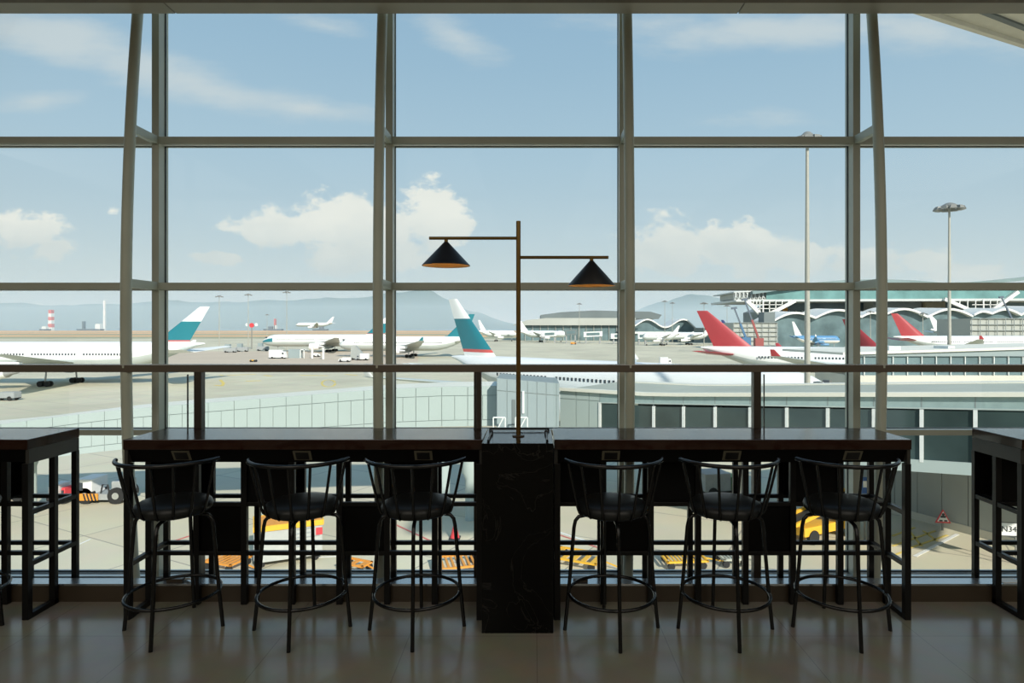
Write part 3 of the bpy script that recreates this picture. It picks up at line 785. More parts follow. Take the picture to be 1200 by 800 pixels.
for a in tm[1:]:
    mb = MB(); seg_box(mb, a - .005, a + .005, -.06, .12, O(-3.6), O(-.72)); mb.build('mullion', 'trim_white', t)
mb = MB()
for a in tm[1:]: seg_box(mb, a - .0015, a + .0015, -.01, .0, O(-.72), O(-.02))
mb.build('band_joint', 'panel_joint', t)
mb = MB(); seg_box(mb, tm[1], tb, -.04, .12, O(-.78), O(-.70)); seg_box(mb, tm[1], tb, -.04, .14, O(-4.22), O(-3.56)); mb.build('sill_band', 'panel_pale', t)
mb = MB(); seg_box(mb, tm[1], tb, .3, 9.6, O(-4.1), O(-3.7)); mb.build('floor_slab', 'concrete_grey', t)
mb = MB(); seg_box(mb, tm[1], tb, 6.0, 6.3, O(-3.7), O(-.2)); mb.build('inner_wall', 'terminal_dark', t)
sp = [tm[0], CT(675), CT(690), tm[1]]
mb = MB()
for a, b in zip(sp, sp[1:]):
    seg_box(mb, a + .0015, b - .0015, 0, .10, O(-.62), O(-.02)); seg_box(mb, a + .0015, b - .0015, 0, .10, O(-4.2), O(-.66))
mb.build('end_panel', 'panel_pale', t)
mb = MB(); seg_box(mb, tm[0], tm[1], .05, .3, O(-4.1), O(-.1)); mb.build('end_core', 'panel_joint', t)
for tt_ in (CT(842), CT(1016)):
    p = Pc + Dc * tt_ + Nc * 4
    MB().lathe([(.4, gz(40)), (.4, -6.6)], (p.x, p.y, 0), 22).build('support_column', 'concrete_pale', t, smooth=True)
for (a0, b0) in zip(tm[4:], tm[5:]):   # sloping braces seen behind the panes
    mb = MB(); mb.bar(CP(a0, 1.2, zr(a0) - 3.5), CP(b0, 1.2, zr(b0) - .8), .12, .12); mb.build('brace', 'steel_truss', t)

# grey concrete wall under it
W0 = Vector((24.0, 50.4)); W1 = Vector((34.5, 29.4)); Dw = (W1 - W0).normalized(); Nw = Vector((-Dw.y, Dw.x))
if Nw.x > 0: Nw = -Nw
t = empty('concrete_building', (0, 0, 0), 0, 'grey panelled concrete ground-floor wall under the gate corridor', 'building')
mb = MB(); Lw = (W1 - W0).length; npan = 14
for i in range(npan):
    a = W0 + Dw * (Lw * i / npan + .02); b = W0 + Dw * (Lw * (i + 1) / npan - .02)
    q = [(a.x, a.y), (b.x, b.y), (b.x - Nw.x * .3, b.y - Nw.y * .3), (a.x - Nw.x * .3, a.y - Nw.y * .3)]
    mb.plan(q, gz(40) + .5, -6.35)
mb.build('wall_panel', 'concrete_grey', t)
q = [(W0 + Nw * .06), (W1 + Nw * .06), (W1 - Nw * .5), (W0 - Nw * .5)]
MB().plan([(p.x, p.y) for p in q], gz(40), gz(40) + .5).build('plinth', 'concrete_pale', t)
q = [(W0 - Nw * .15), (W1 - Nw * .15), (W1 - Nw * 5), (W0 - Nw * 5)]
MB().plan([(p.x, p.y) for p in q], gz(40), -6.4).build('wall_core', 'panel_joint', t)

def text_mesh(body, size, depth, m, parent, M):
    cu = bpy.data.curves.new('lettering', 'FONT'); cu.body = body; cu.size = size; cu.align_x = 'CENTER'; cu.align_y = 'CENTER'; cu.extrude = depth
    tmp = bpy.data.objects.new('tmp', cu); COL.objects.link(tmp)
    bpy.context.view_layer.update()
    me = bpy.data.meshes.new_from_object(tmp.evaluated_get(bpy.context.evaluated_depsgraph_get()))
    bpy.data.objects.remove(tmp); bpy.data.curves.remove(cu)
    me.transform(M); me.materials.clear(); me.materials.append(MATS[m])
    o = bpy.data.objects.new('lettering', me); COL.objects.link(o); o.parent = parent
    return o
# signs standing along the wall; they face the lounge
def sign_frame(px, py, d):
    c = Vector((PX(px, d), d, PZ(py, d)))
    M = Matrix.Rotation(R(90), 4, 'X')     # text plane facing -Y
    return c, M
t = empty('gate_sign', (PX(1182.4, 36), 36, PZ(620, 36)), R(-8), 'white board reading N34 low on the grey concrete wall', 'sign')
s = 36 / F
MB().box((-9.6 * s, 0, -8.2 * s), (9.6 * s, .06, 8.2 * s)).build('board', 'sign_white', t)
mb = MB()
for a, b in (((-9.6, -8.2), (9.6, -7.4)), ((-9.6, 7.4), (9.6, 8.2)), ((-9.6, -8.2), (-9.0, 8.2)), ((9.0, -8.2), (9.6, 8.2))):
    mb.box((a[0] * s, -.02, a[1] * s), (b[0] * s, .0, b[1] * s))
mb.build('border', 'text_dark', t)
text_mesh('N34', 9.3 * s, .008, 'text_dark', t, Matrix.Translation((0, -.012, 0)) @ Matrix.Rotation(R(90), 4, 'X'))
mb = MB(); zb_ = gz(36) - PZ(620, 36)
for x in (-.4, .4): mb.box((x - .03, .06, zb_), (x + .03, .12, 0))
mb.build('post', 'lamp_grey', t)
d = 42
t = empty('warning_sign', (PX(1105, d), d, gz(d)), R(-10), 'red-edged triangular warning sign standing on the apron by the grey wall', 'sign')
s = d / F; zc_ = PZ(606, d) - gz(d)
tri = lambda k: [(-8.5 * s * k, -6.5 * s * k), (8.5 * s * k, -6.5 * s * k), (0, 9.5 * s * k)]
MB().slab([(x, z + zc_) for x, z in tri(1)], -.02, .03).build('red_edge', 'red_mark', t)
MB().slab([(x, z + zc_) for x, z in tri(.74)], -.04, -.02).build('white_field', 'sign_white', t)
mb = MB(); mb.box((-.16, -.055, zc_ - .02), (.16, -.04, zc_ + .12)); mb.cyl((0, -.055, zc_ + .2), (0, -.04, zc_ + .2), .09, n=14); mb.box((-.24, -.055, zc_ - .26), (-.04, -.04, zc_ - .16)); mb.box((.06, -.055, zc_ - .26), (.24, -.04, zc_ - .16))
mb.build('pictogram', 'text_dark', t)
MB().box((-.05, .03, 0), (.05, .1, zc_ - .2)).build('post', 'lamp_grey', t)
t = empty('blue_notice', (PX(1014, 40), 40, gz(40)), R(-5), 'blue and white notice board seen between the sixth stool spindles', 'sign')
s = 40 / F; z0 = PZ(581, 40) - gz(40); z1 = PZ(559, 40) - gz(40)
MB().box((-6 * s, 0, z0), (6 * s, .06, z1)).build('board', 'blue_sign', t)
MB().box((-2.5 * s, -.02, z0 + .55), (3.5 * s, 0, z0 + .95)).build('white_patch', 'sign_white', t)
MB().box((-.05, .06, 0), (.05, .12, z1)).build('post', 'lamp_grey', t)

# ------------------------------------------------------------------ middle-distance pier behind the corridor roof
t = empty('pier_building', (0, 78, 0), 0, 'low glazed pier with a beige roof beyond the gate corridor', 'building')
d = 78
X0, X1 = PX(988, d), PX(1320, d)
za = PZ(413, d); 
MB().hexa([(X0, 0, PZ(413, d) - .3), (X1, 0, PZ(403, d) - .3), (X1 + 6, 14, PZ(403, d) - .3), (X0 - 2, 14, PZ(413, d) - .3)], [(X0, 0, PZ(413, d)), (X1, 0, PZ(403, d)), (X1 + 6, 14, PZ(403, d)), (X0 - 2, 14, PZ(413, d))]).build('roof', 'roof_beige', t)
MB().slab([(X0 + 1, PZ(417.5, d)), (X1, PZ(417.5, d)), (X1, PZ(403.5, d) - .3), (X0 + 1, PZ(413, d) - .3)], .3, 1).build('fascia_band', 'panel_slate', t)
MB().slab([(X0 + 1, PZ(440, d)), (X1, PZ(440, d)), (X1, PZ(417.5, d)), (X0 + 1, PZ(417.5, d))], .6, 1).build('glazing', 'terminal_glass', t)
for px in range(998, 1310, 17):
    MB().box((PX(px, d) - .045, .4, PZ(440, d)), (PX(px, d) + .045, .62, PZ(417.5, d))).build('mullion', 'trim_white', t)
MB().box((X0 + 1, .5, gz(d)), (X1, 10, PZ(440, d))).build('base_wall', 'concrete_pale', t)
for px, w in ((1058, 14), (1130, 8)):
    MB().box((PX(px, d), 3, PZ(413, d)), (PX(px + w, d), 6, PZ(413, d) + .7)).build('roof_unit', 'trim_white', t)
# ------------------------------------------------------------------ far terminals
d = 540
t = empty('terminal_hall', (0, d, 0), 0, 'long low grey terminal with a dark roof block behind the second lamp shade', 'terminal')
S = d / F
z_ = lambda py: PZ(py, d); x_ = lambda px: PX(px, d)
g = gz(d)
MB().slab([(x_(606), g), (x_(742), g), (x_(742), z_(381)), (x_(606), z_(381))], 4, 60).build('facade', 'terminal_glass', t)
MB().slab([(x_(600), z_(381)), (x_(745), z_(381)), (x_(745), z_(372.5)), (x_(640), z_(372.5)), (x_(618), z_(375))], 0, 62).build('low_roof', 'terminal_grey', t)
mb = MB()
for px in range(606, 742, 9): mb.box((x_(px), 3, g), (x_(px) + .4, 4, z_(381)))
mb.build('facade_column', 'terminal_grey', t)
MB().slab([(x_(634), z_(373)), (x_(780), z_(373)), (x_(784), z_(368)), (x_(770), z_(364)), (x_(700), z_(362.5)), (x_(660), z_(364.5)), (x_(634), z_(368))], 30, 90).build('upper_roof', 'terminal_dark', t)
d2 = 500
t = empty('wavy_terminal', (0, d2, 0), 0, 'glass terminal with a white wavy roof edge between mullion and red tail', 'terminal')
x_ = lambda px: PX(px, d2); z_ = lambda py: PZ(py, d2); g = gz(d2)
wave = lambda px: 378.0 - 4.6 * math.cos((px - 759) / 42 * 2 * PI) + (0 if px < 805 else (px - 805) * .25)
pts = [736 + i * 1.5 for i in range(54)]
mb = MB()
for a, b in zip(pts, pts[1:]):
    mb.slab([(x_(a), z_(wave(a) + 1.6)), (x_(b), z_(wave(b) + 1.6)), (x_(b), z_(wave(b))), (x_(a), z_(wave(a)))], 0, 37)
mb.build('wavy_roof', 'shell_white', t)
mb = MB()
for a, b in zip(pts, pts[1:]):
    mb.slab([(x_(a), g), (x_(b), g), (x_(b), z_(wave(b) + 1.6)), (x_(a), z_(wave(a) + 1.6))], 3, 36)
mb.build('glass_front', 'terminal_glass', t)
MB().slab([(x_(736), z_(391)), (x_(815), z_(391)), (x_(815), z_(388.5)), (x_(736), z_(388.5))], 1, 3).build('white_band', 'trim_white', t)
MB().box((x_(814), 2, g), (x_(880), 36, z_(384))).build('side_wing', 'terminal_grey', t)
# jet bridges in front of them
for i, (px0, px1, py, dd, lab) in enumerate(((636, 652, 388, 480, 'small white-framed jet bridge first from the lamp pole'), (662, 676, 386, 470, 'dark glazed jet bridge at the low terminal'), (684, 706, 388, 460, 'large white jet bridge with sloping cabin at the low terminal'), (716, 744, 390, 450, 'pale jet bridge next to the wide mullion'), (748, 758, 390, 440, 'jet bridge just past the wide mullion'), (775, 784, 391, 460, 'pale jet bridge beneath the wavy roof'))):
    t = empty('jet_bridge', (PX((px0 + px1) / 2, dd), dd, gz(dd)), 0, lab, 'jet bridge', 'jet bridges at the far terminals')
    w = (px1 - px0) * dd / F / 2; h = PZ(py, dd) - gz(dd)
    MB().hexa([(-w, 0, h - 4.2), (w, 0, h - 3.6), (w, 4, h - 3.6), (-w, 4, h - 4.2)], [(-w, 0, h - .5), (w, 0, h), (w, 4, h), (-w, 4, h - .5)]).build('tunnel', 'trim_white' if i != 1 else 'terminal_dark', t)
    MB().hexa([(-w * .7, -.1, h - 3.2), (w * .7, -.1, h - 2.9), (w * .7, 0, h - 2.9), (-w * .7, 0, h - 3.2)], [(-w * .7, -.1, h - 1.2), (w * .7, -.1, h - .9), (w * .7, 0, h - .9), (-w * .7, 0, h - 1.2)]).build('glazing', 'terminal_glass', t)
    for sx in (-.75, .75):
        MB().box((sx * w - .5, 1, 0), (sx * w + .5, 3, h - 3.9)).build('support_leg', 'engine_grey', t)

# big terminal under construction
d = 432
t = empty('terminal_deck', (0, d, 0), 0, 'huge raised terminal deck with a teal glazed band on white V trusses', 'terminal')
x_ = lambda px: PX(px, d); z_ = lambda py: PZ(py, d); g = gz(d)
MB().slab([(x_(898), z_(351)), (x_(1330), z_(349)), (x_(1330), z_(334)), (x_(898), z_(341))], 0, 60).build('teal_band', 'terminal_teal', t)
MB().slab([(x_(862), z_(353.5)), (x_(1330), z_(352)), (x_(1330), z_(349)), (x_(862), z_(351))], -1, 60).build('deck_edge', 'steel_truss', t)
mb = MB(); mb.slab([(x_(860), z_(343)), (x_(900), z_(341)), (x_(900), z_(339)), (x_(860), z_(341.5))], 0, 50)
for k in range(9):
    a = x_(861 + k * 4.6); mb.bar((a, .5, z_(352)), (a + 1.2, .5, z_(342)), .6, .6); mb.bar((a + 2.4, .5, z_(352)), (a, .5, z_(342)), .4, .4)
for k in range(4): mb.slab([(x_(860), z_(350.6 - 2 * k)), (x_(900), z_(350.6 - 2 * k)), (x_(900), z_(350 - 2 * k)), (x_(860), z_(350 - 2 * k))], 1, 2)
mb.build('open_truss', 'steel_truss', t)
MB().slab([(x_(864), z_(350)), (x_(898), z_(350)), (x_(898), z_(342)), (x_(864), z_(343))], 8, 40).build('truss_infill', 'terminal_grey', t)
hump = [(880, 341), (915, 336), (950, 331.5), (985, 328.5), (1030, 327.5), (1070, 329), (1100, 331.5), (1130, 331), (1160, 328.5), (1200, 324.5), (1260, 318), (1330, 313)]
pts = hump + [(x, y + 3.2) for x, y in reversed(hump)]
mb = MB()
for (a, ya), (b, yb) in zip(hump, hump[1:]):
    mb.slab([(x_(a), z_(ya + 4)), (x_(b), z_(yb + 4)), (x_(b), z_(yb)), (x_(a), z_(ya))], -4, 70)
mb.build('curved_roof', 'roof_teal', t)
for v, arms in (((893, 371.5), ((874, 352.5), (930, 352.5))), ((1150, 370.5), ((1104, 350.5), (1190, 342)))):
    mb = MB()
    for a in arms: mb.bar((x_(v[0]), -2, z_(v[1])), (x_(a[0]), -2, z_(a[1])), 2.4, 2.3)
    mb.box((x_(v[0]) - 2.2, -3, z_(374)), (x_(v[0]) + 2.2, -1, z_(v[1] - 2)))
    mb.box((x_(v[0]) - .4, -2.4, z_(v[1])), (x_(v[0]) + .4, -1.8, z_(351)))
    for zq in (357, 361.5): mb.bar((x_(v[0]) - (371 - zq) * .55, -2, z_(zq)), (x_(v[0]) + (371 - zq) * .95, -2, z_(zq)), .5, .5)
    for k in range(1, 5):
        f_ = k / 5
        for a in arms:
            xx = x_(v[0]) + (x_(a[0]) - x_(v[0])) * f_; zz_ = z_(v[1]) + (z_(a[1]) - z_(v[1])) * f_
            mb.bar((xx, -2, zz_), (xx, -2, z_(352)), .5, .5)
    mb.build('vee_truss', 'shell_white', t)
MB().slab([(x_(905), g), (x_(1330), g), (x_(1330), z_(352)), (x_(935), z_(352)), (x_(905), z_(364))], 28, 60).build('glass_front', 'terminal_glass', t)
mb = MB()
for px in range(912, 1320, 8): mb.box((x_(px), 27.4, g), (x_(px) + .45, 28, z_(362)))
for py in (372, 378, 384): mb.box((x_(905), 27.4, z_(py)), (x_(1330), 28, z_(py - .6)))
mb.build('glazing_grid', 'steel_truss', t)
MB().slab([(x_(1096), z_(364)), (x_(1119), z_(364)), (x_(1119), z_(350)), (x_(1096), z_(350))], 10, 27).build('beige_core', 'beige_block', t)
MB().slab([(x_(1036), z_(364)), (x_(1095), z_(364)), (x_(1095), z_(351)), (x_(1036), z_(351))], 14, 27).build('grey_core', 'terminal_grey', t)
MB().slab([(x_(936), z_(366)), (x_(941), z_(366)), (x_(941), z_(359)), (x_(936), z_(359))], 26, 27.3).build('amber_sign', 'orange_paint', t)
# vaulted lower roofs
t = empty('vaulted_terminal', (0, 385, 0), 0, 'row of white arched terminal roofs under the raised deck', 'terminal')
dd = 385; x_ = lambda px: PX(px, dd); z_ = lambda py: PZ(py, dd)
val = [(903, 377), (956, 371), (1010, 370), (1035, 368.5), (1087.5, 370), (1140, 369), (1163, 366), (1197, 367.5), (1250, 367), (1305, 366)]
for (a, ya), (b, yb) in zip(val, val[1:]):
    mb = MB(); gl = MB(); N = 14; amp = 8.5 * min(1, (b - a) / 52)
    f_ = lambda u: (a + (b - a) * u, ya + (yb - ya) * u - amp * math.sin(PI * u))
    for k in range(N):
        p, q = f_(k / N), f_((k + 1) / N)
        mb.hexa([(x_(p[0]), 0, z_(p[1] + 2.4)), (x_(q[0]), 0, z_(q[1] + 2.4)), (x_(q[0]), 30, z_(q[1] - .2)), (x_(p[0]), 30, z_(p[1] - .2))],
                [(x_(p[0]), 0, z_(p[1])), (x_(q[0]), 0, z_(q[1])), (x_(q[0]), 30, z_(q[1] - 2.4)), (x_(p[0]), 30, z_(p[1] - 2.4))])
        gl.slab([(x_(p[0]), gz(dd)), (x_(q[0]), gz(dd)), (x_(q[0]), z_(q[1] + 1.5)), (x_(p[0]), z_(p[1] + 1.5))], 4, 20)
    r_ = mb.build('arched_roof', 'shell_white', t, smooth=True); gl.build('glass_gable', 'terminal_glass', r_)
# scaffold blocks
for px0, px1, py, dd, lab in ((860, 912, 378, 350, 'scaffolded grey building behind the two cranes'), (1139, 1215, 373, 298, 'scaffolded grey building at the nose of the plain white airliner')):
    t = empty('scaffolded_building', (PX((px0 + px1) / 2, dd), dd, gz(dd)), 0, lab, 'building')
    w = (px1 - px0) * dd / F / 2; h = PZ(py, dd) - gz(dd)
    MB().box((-w, 1, 0), (w, 26, h)).build('block', 'terminal_grey', t)
    mb = MB(); nl = 6
    for k in range(nl + 1): mb.box((-w, 0, h * k / nl - .12), (w, 1, h * k / nl + .12))
    for k in range(int(w * 2 / 4) + 1): mb.box((-w + 4 * k - .1, 0, 0), (-w + 4 * k + .1, .3, h))
    mb.build('scaffold_frame', 'scaffold', t)
    if px0 == 860: MB().box((w * .45, 3, h), (w * .95, 12, h + 6)).build('roof_house', 'terminal_dark', t)
# cranes
def crane(base, tip, dd, lab, m1, m2):
    t = empty('boom_crane', (PX(base[0], dd), dd, gz(dd)), 0, lab, 'crane', 'boom cranes at the construction site')
    z0 = PZ(base[1], dd) - gz(dd); bx = 0; tx = PX(tip[0], dd) - PX(base[0], dd); tz = PZ(tip[1], dd) - gz(dd)
    mx = tx * .5; mz = z0 + (tz - z0) * .5
    MB().bar((0, 0, z0), (mx, 0, mz), .8, .9).build('lower_boom', m1, t)
    MB().bar((mx, 0, mz), (tx, 0, tz), .55, .6).build('upper_boom', m2, t)
    MB().bar((tx - 1.6, 0, tz + .3), (tx + 1, 0, tz + .6), 1, 1).build('boom_head', 'crane_dark', t)
    MB().box((-2.0, -1.4, 1.1), (2.0, 1.4, max(z0, 1.5) + .4)).build('crane_body', m1, t)
    for x in (-1.6, 0, 1.6): MB().cyl((x, -1.5, .55), (x, 1.5, .55), .55, n=14).build('wheel', 'tyre', t)
crane((874, 396), (861, 362), 300, 'blue boom crane beside the bright red tail', 'crane_blue', 'crane_dark')
crane((889, 397), (873, 352), 305, 'red and dark boom crane reaching the truss underside', 'crane_red', 'crane_dark')
crane((1186, 374), (1174, 349), 371, 'dark boom crane above the scaffolded building', 'crane_dark', 'crane_dark')

# ------------------------------------------------------------------ vessels and towers across the water
def tower(px, pt, pb, dd, w, lab, m1, m2, name='marine_tower'):
    z0 = -6.3; H = PZ(pt, dd) - z0
    t = empty(name, (PX(px, dd), dd, z0), 0, lab, 'tower')
    ww = w * dd / F
    for k in range(6):
        MB().box((-ww / 2 * (1 - .05 * k), -ww / 2, H * k / 6), (ww / 2 * (1 - .05 * k), ww / 2, H * (k + 1) / 6)).build('stage', m1 if k % 2 else m2, t)
    return t
tower(60, 363, 385, 1700, 4.5, 'red and white lattice tower of a dredger across the water', 'red_line', 'trim_white')
tower(122.5, 352, 385, 1800, 2.2, 'tall thin white stack across the water', 'shell_white', 'trim_white')
def barge(px0, px1, pyd, dd, lab, house):
    t = empty('work_barge', (PX((px0 + px1) / 2, dd), dd, -6.2), 0, lab, 'barge', 'work barges on the water')
    w = (px1 - px0) * dd / F / 2
    MB().hexa([(-w * .92, -8, 0), (w * .92, -8, 0), (w * .92, 8, 0), (-w * .92, 8, 0)], [(-w, -9, 5), (w, -9, 5), (w, 9, 5), (-w, 9, 5)]).build('hull', 'hull_dark', t)
    for f0, f1, h, m in house: MB().box((w * f0, -5, 5), (w * f1, 5, 5 + h * dd / F)).build('deck_house', m, t)
barge(310, 331, 385, 1560, 'dark work barge with white house and red mast behind the short mast', [(.1, .35, 4.5, 'trim_white'), (.14, .24, 12, 'red_line'), (-.5, -.1, 3, 'hull_dark')])
barge(367, 384, 384, 1560, 'dark work barge under the approaching airliner', [(-.1, .4, 4, 'hull_dark')])
barge(92, 120, 385, 1620, 'low work barge with a leaning jib beside the white stack', [(.5, .9, 6, 'trim_white'), (-.6, -.5, 9, 'hull_dark')])
barge(49, 57, 385, 1600, 'small pale barge beside the dredger tower', [(-.6, .6, 3, 'trim_white')])
# red round marker with equipment by the white truck
dd = 360
t = empty('marker_post', (PX(295, dd), dd, gz(dd)), 0, 'red and white round marker on a post near the taxiway equipment', 'marker')
h = PZ(381, dd) - gz(dd)
MB().cyl((0, 0, 0), (0, 0, h), .3, n=10).build('post', 'lamp_grey', t)
mb = MB(); mb.cyl((0, -.3, h), (0, .3, h), 1.3, n=20); mb.build('red_disc', 'red_mark', t)
for sx in (-2.6, 2.6): MB().cyl((sx, -.2, h + .3), (sx, .2, h + .3), .9, n=20).build('white_disc', 'trim_white', t)

# ------------------------------------------------------------------ vehicles and apron equipment
def wheels(t, xs, y0, y1, r):
    for x in xs:
        for y in (y0, y1):
            MB().cyl((x, y - .12, r), (x, y + .12, r), r, n=16).build('wheel', 'tyre', t)
def truck(px, py, L, W, H, rot, lab, body, cab, cat='truck', name='service_truck'):
    dd = 9990 / (py - CY) if py > 460 else None
    if dd is None:
        dd = 250
        for _ in range(40): dd = 740 * (EYE - gz(dd)) / (py - CY)
    t = empty(name, (PX(px, dd), dd, gz(dd)), R(rot), lab, cat)
    c = min(1.7, L * .3)
    MB().box((-L / 2, -W / 2, .5), (L / 2 - c - .15, W / 2, H)).build('cargo_body', body, t, bevel=.05)
    MB().hexa([(L / 2 - c, -W / 2, .45), (L / 2, -W / 2, .45), (L / 2, W / 2, .45), (L / 2 - c, W / 2, .45)], [(L / 2 - c, -W / 2 + .1, H * .82), (L / 2 - c * .35, -W / 2 + .1, H * .82), (L / 2 - c * .35, W / 2 - .1, H * .82), (L / 2 - c, W / 2 - .1, H * .82)]).build('cab', cab, t, bevel=.04)
    MB().box((L / 2 - c * .8, -W / 2 - .01, H * .48), (L / 2 - c * .4, W / 2 + .01, H * .7)).build('cab_window', 'window_dark', t)
    MB().box((-L / 2, -W / 2 + .1, .35), (L / 2 - .1, W / 2 - .1, .5)).build('chassis', 'tyre', t)
    wheels(t, (-L * .3, L * .32), -W / 2 + .1, W / 2 - .1, .42)
    return t
truck(326, 420, 6.8, 2.5, 3.6, 0, 'white box truck on the apron below the teal-nosed airliner', 'white_paint', 'white_paint')
truck(404, 424, 4.4, 1.9, 1.7, 180, 'white car on the apron below the engine of the big-engined airliner', 'white_paint', 'white_paint', 'car', 'service_car')
truck(425, 422, 5.0, 2.2, 2.6, 180, 'pale van parked under the big-engined airliner', 'white_paint', 'vehicle_grey', 'van', 'service_van')
truck(371, 418, 3.0, 1.8, 1.6, 0, 'small white cart between the shelter and the big-engined airliner', 'white_paint', 'white_paint', 'cart', 'service_cart')
truck(7, 469, 4.4, 1.8, 1.6, 180, 'dark car on the apron at the edge under the airliner wing', 'vehicle_grey', 'stripe_black', 'car', 'service_car')
truck(780, 429, 4.0, 2, 3.0, 0, 'white van roof showing just above the handrail by the red-tailed airliner', 'white_paint', 'white_paint', 'van', 'service_van')
truck(842, 579, 3.4, 2.1, 1.9, 12, 'grey and green box truck seen through the fifth stool back', 'vehicle_grey', 'green_paint')
truck(297, 424, 2.4, 1.4, .8, 0, 'low yellow cart alone on the apron near the white truck', 'yellow_paint', 'stripe_black', 'cart', 'service_cart')
truck(672, 403.5, 4, 2, 1.6, 0, 'tiny orange vehicle at the jet bridges', 'orange_paint', 'orange_paint', 'truck')
for px, lab, m in ((893, 'tiny white vehicle at the foot of the red crane', 'white_paint'), (868, 'tiny white vehicle at the foot of the blue crane', 'white_paint'), (902, 'tiny orange vehicle beside the scaffolded building', 'orange_paint')):
    truck(px, 402, 5, 2.2, 2.8, 0, lab, m, m)
# open shelter next to the white truck
dd = 262
t = empty('apron_shelter', (PX(347, dd), dd, gz(dd)), 0, 'pale equipment shelter with an open white end frame on the apron', 'shelter')
MB().box((-3.3, 0, 0), (1.6, 3, 3.7)).build('cabin', 'panel_slate', t)
mb = MB(); mb.box((1.6, 0, 0), (1.9, .3, 3.7)); mb.box((3.1, 0, 0), (3.4, .3, 3.7)); mb.box((1.6, 0, 3.4), (3.4, 3, 3.8)); mb.build('end_frame', 'trim_white', t)
for px, dd, lab in ((366, 262, 'first of two short white posts before the big-engined airliner'), (379, 255, 'second of two short white posts before the big-engined airliner')):
    o = MB().box((-.35, -.35, 0), (.35, .35, 4.6)).box((-.5, -.5, 4.6), (.5, .5, 4.8)).build('white_bollard', 'trim_white', None, (PX(px, dd), dd, gz(dd))); tag(o, lab, 'post')
# stair and loading equipment at the big engine
dd = 250
t = empty('boarding_stair', (PX(420, dd), dd, gz(dd)), 0, 'grey boarding stairs standing against the big-engined airliner', 'boarding stairs')
MB().hexa([(-3, -1, .6), (3.4, -1, .6), (3.4, 1, .6), (-3, 1, .6)], [(-2.6, -1, 5.8), (-1, -1, 5.8), (-1, 1, 5.8), (-2.6, 1, 5.8)]).build('stair_body', 'concrete_grey', t)
wheels(t, (-2.2, 2.6), -.9, .9, .45)
# equipment clutter near the teal tail
for px, py, lab in ((270, 413, 'grey ground power unit next to the teal tail'), (284, 412, 'pale baggage cart behind the thin mast'), (308, 411, 'grey loader under the nose of the teal-striped airliner')):
    dd = 270
    for _ in range(40): dd = 740 * (EYE - gz(dd)) / (py - CY)
    t = empty('ground_unit', (PX(px, dd), dd, gz(dd)), 0, lab, 'ground equipment')
    MB().box((-3, -1, .5), (3, 1, 2.4)).build('housing', 'vehicle_grey', t, bevel=.1); MB().box((-2.4, -.9, 2.4), (0, .9, 4.2)).build('hood', 'panel_slate', t)
    wheels(t, (-2, 2), -1, 1, .45)

# aircraft tug with hazard stripes, seen between the counters
dd = 48.3
t = empty('aircraft_tug', (PX(108, dd), dd, gz(dd)), 0, 'white aircraft tug with orange and black hazard stripes in the gap between the counters', 'aircraft tug')
s = dd / F
MB().box((-20 * s, 0, .55), (-1 * s, 1.9, 1.9)).build('cab', 'white_paint', t, bevel=.06)
MB().box((-19 * s, -.02, 1.05), (-11 * s, 0, 1.65)).build('cab_window', 'window_dark', t)
MB().box((-20 * s, .1, .3), (36 * s, 1.8, .75)).build('chassis', 'vehicle_grey', t)
MB().box((20 * s, .2, .75), (36 * s, 1.7, 1.7)).build('engine_hood', 'vehicle_grey', t, bevel=.08)
mb = MB(); mb.box((-21 * s, -.08, .30), (7 * s, .0, .82), 0)
for k in range(4):
    xa = -8 * s + k * .26
    mb.hexa([(xa, -.09, .30), (xa + .13, -.09, .30), (xa + .13, -.08, .30), (xa, -.08, .30)], [(xa - .16, -.09, .82), (xa - .03, -.09, .82), (xa - .03, -.08, .82), (xa - .16, -.08, .82)], 1)
mb.build('hazard_bumper', ['orange_paint', 'stripe_black'], t)
for x in (-9, 27):
    for y in (.2, 1.75):
        w = MB().cyl((x * s, y - .2, .62), (x * s, y + .2, .62), .62, n=22).build('wheel', 'tyre', t)
        MB().cyl((x * s, y - .22, .62), (x * s, y + .22, .62), .26, n=16).build('hub', 'aluminium_sill', w)
MB().tube([(6 * s, .4, .75), (8 * s, .4, 1.4), (14 * s, .4, 1.4), (16 * s, .4, .75)], .06, 8).build('roll_bar', 'stripe_black', t)
truck(16, 585, 2.6, 1.5, 1.0, 0, 'low orange cart seen through the legs of the cut-off counter', 'orange_paint', 'vehicle_grey', 'cart', 'service_cart')
truck(74, 588, 1.3, 1.3, 1.5, 0, 'small red and white cart seen through the legs of the cut-off counter', 'sign_white', 'red_mark', 'cart', 'service_cart')

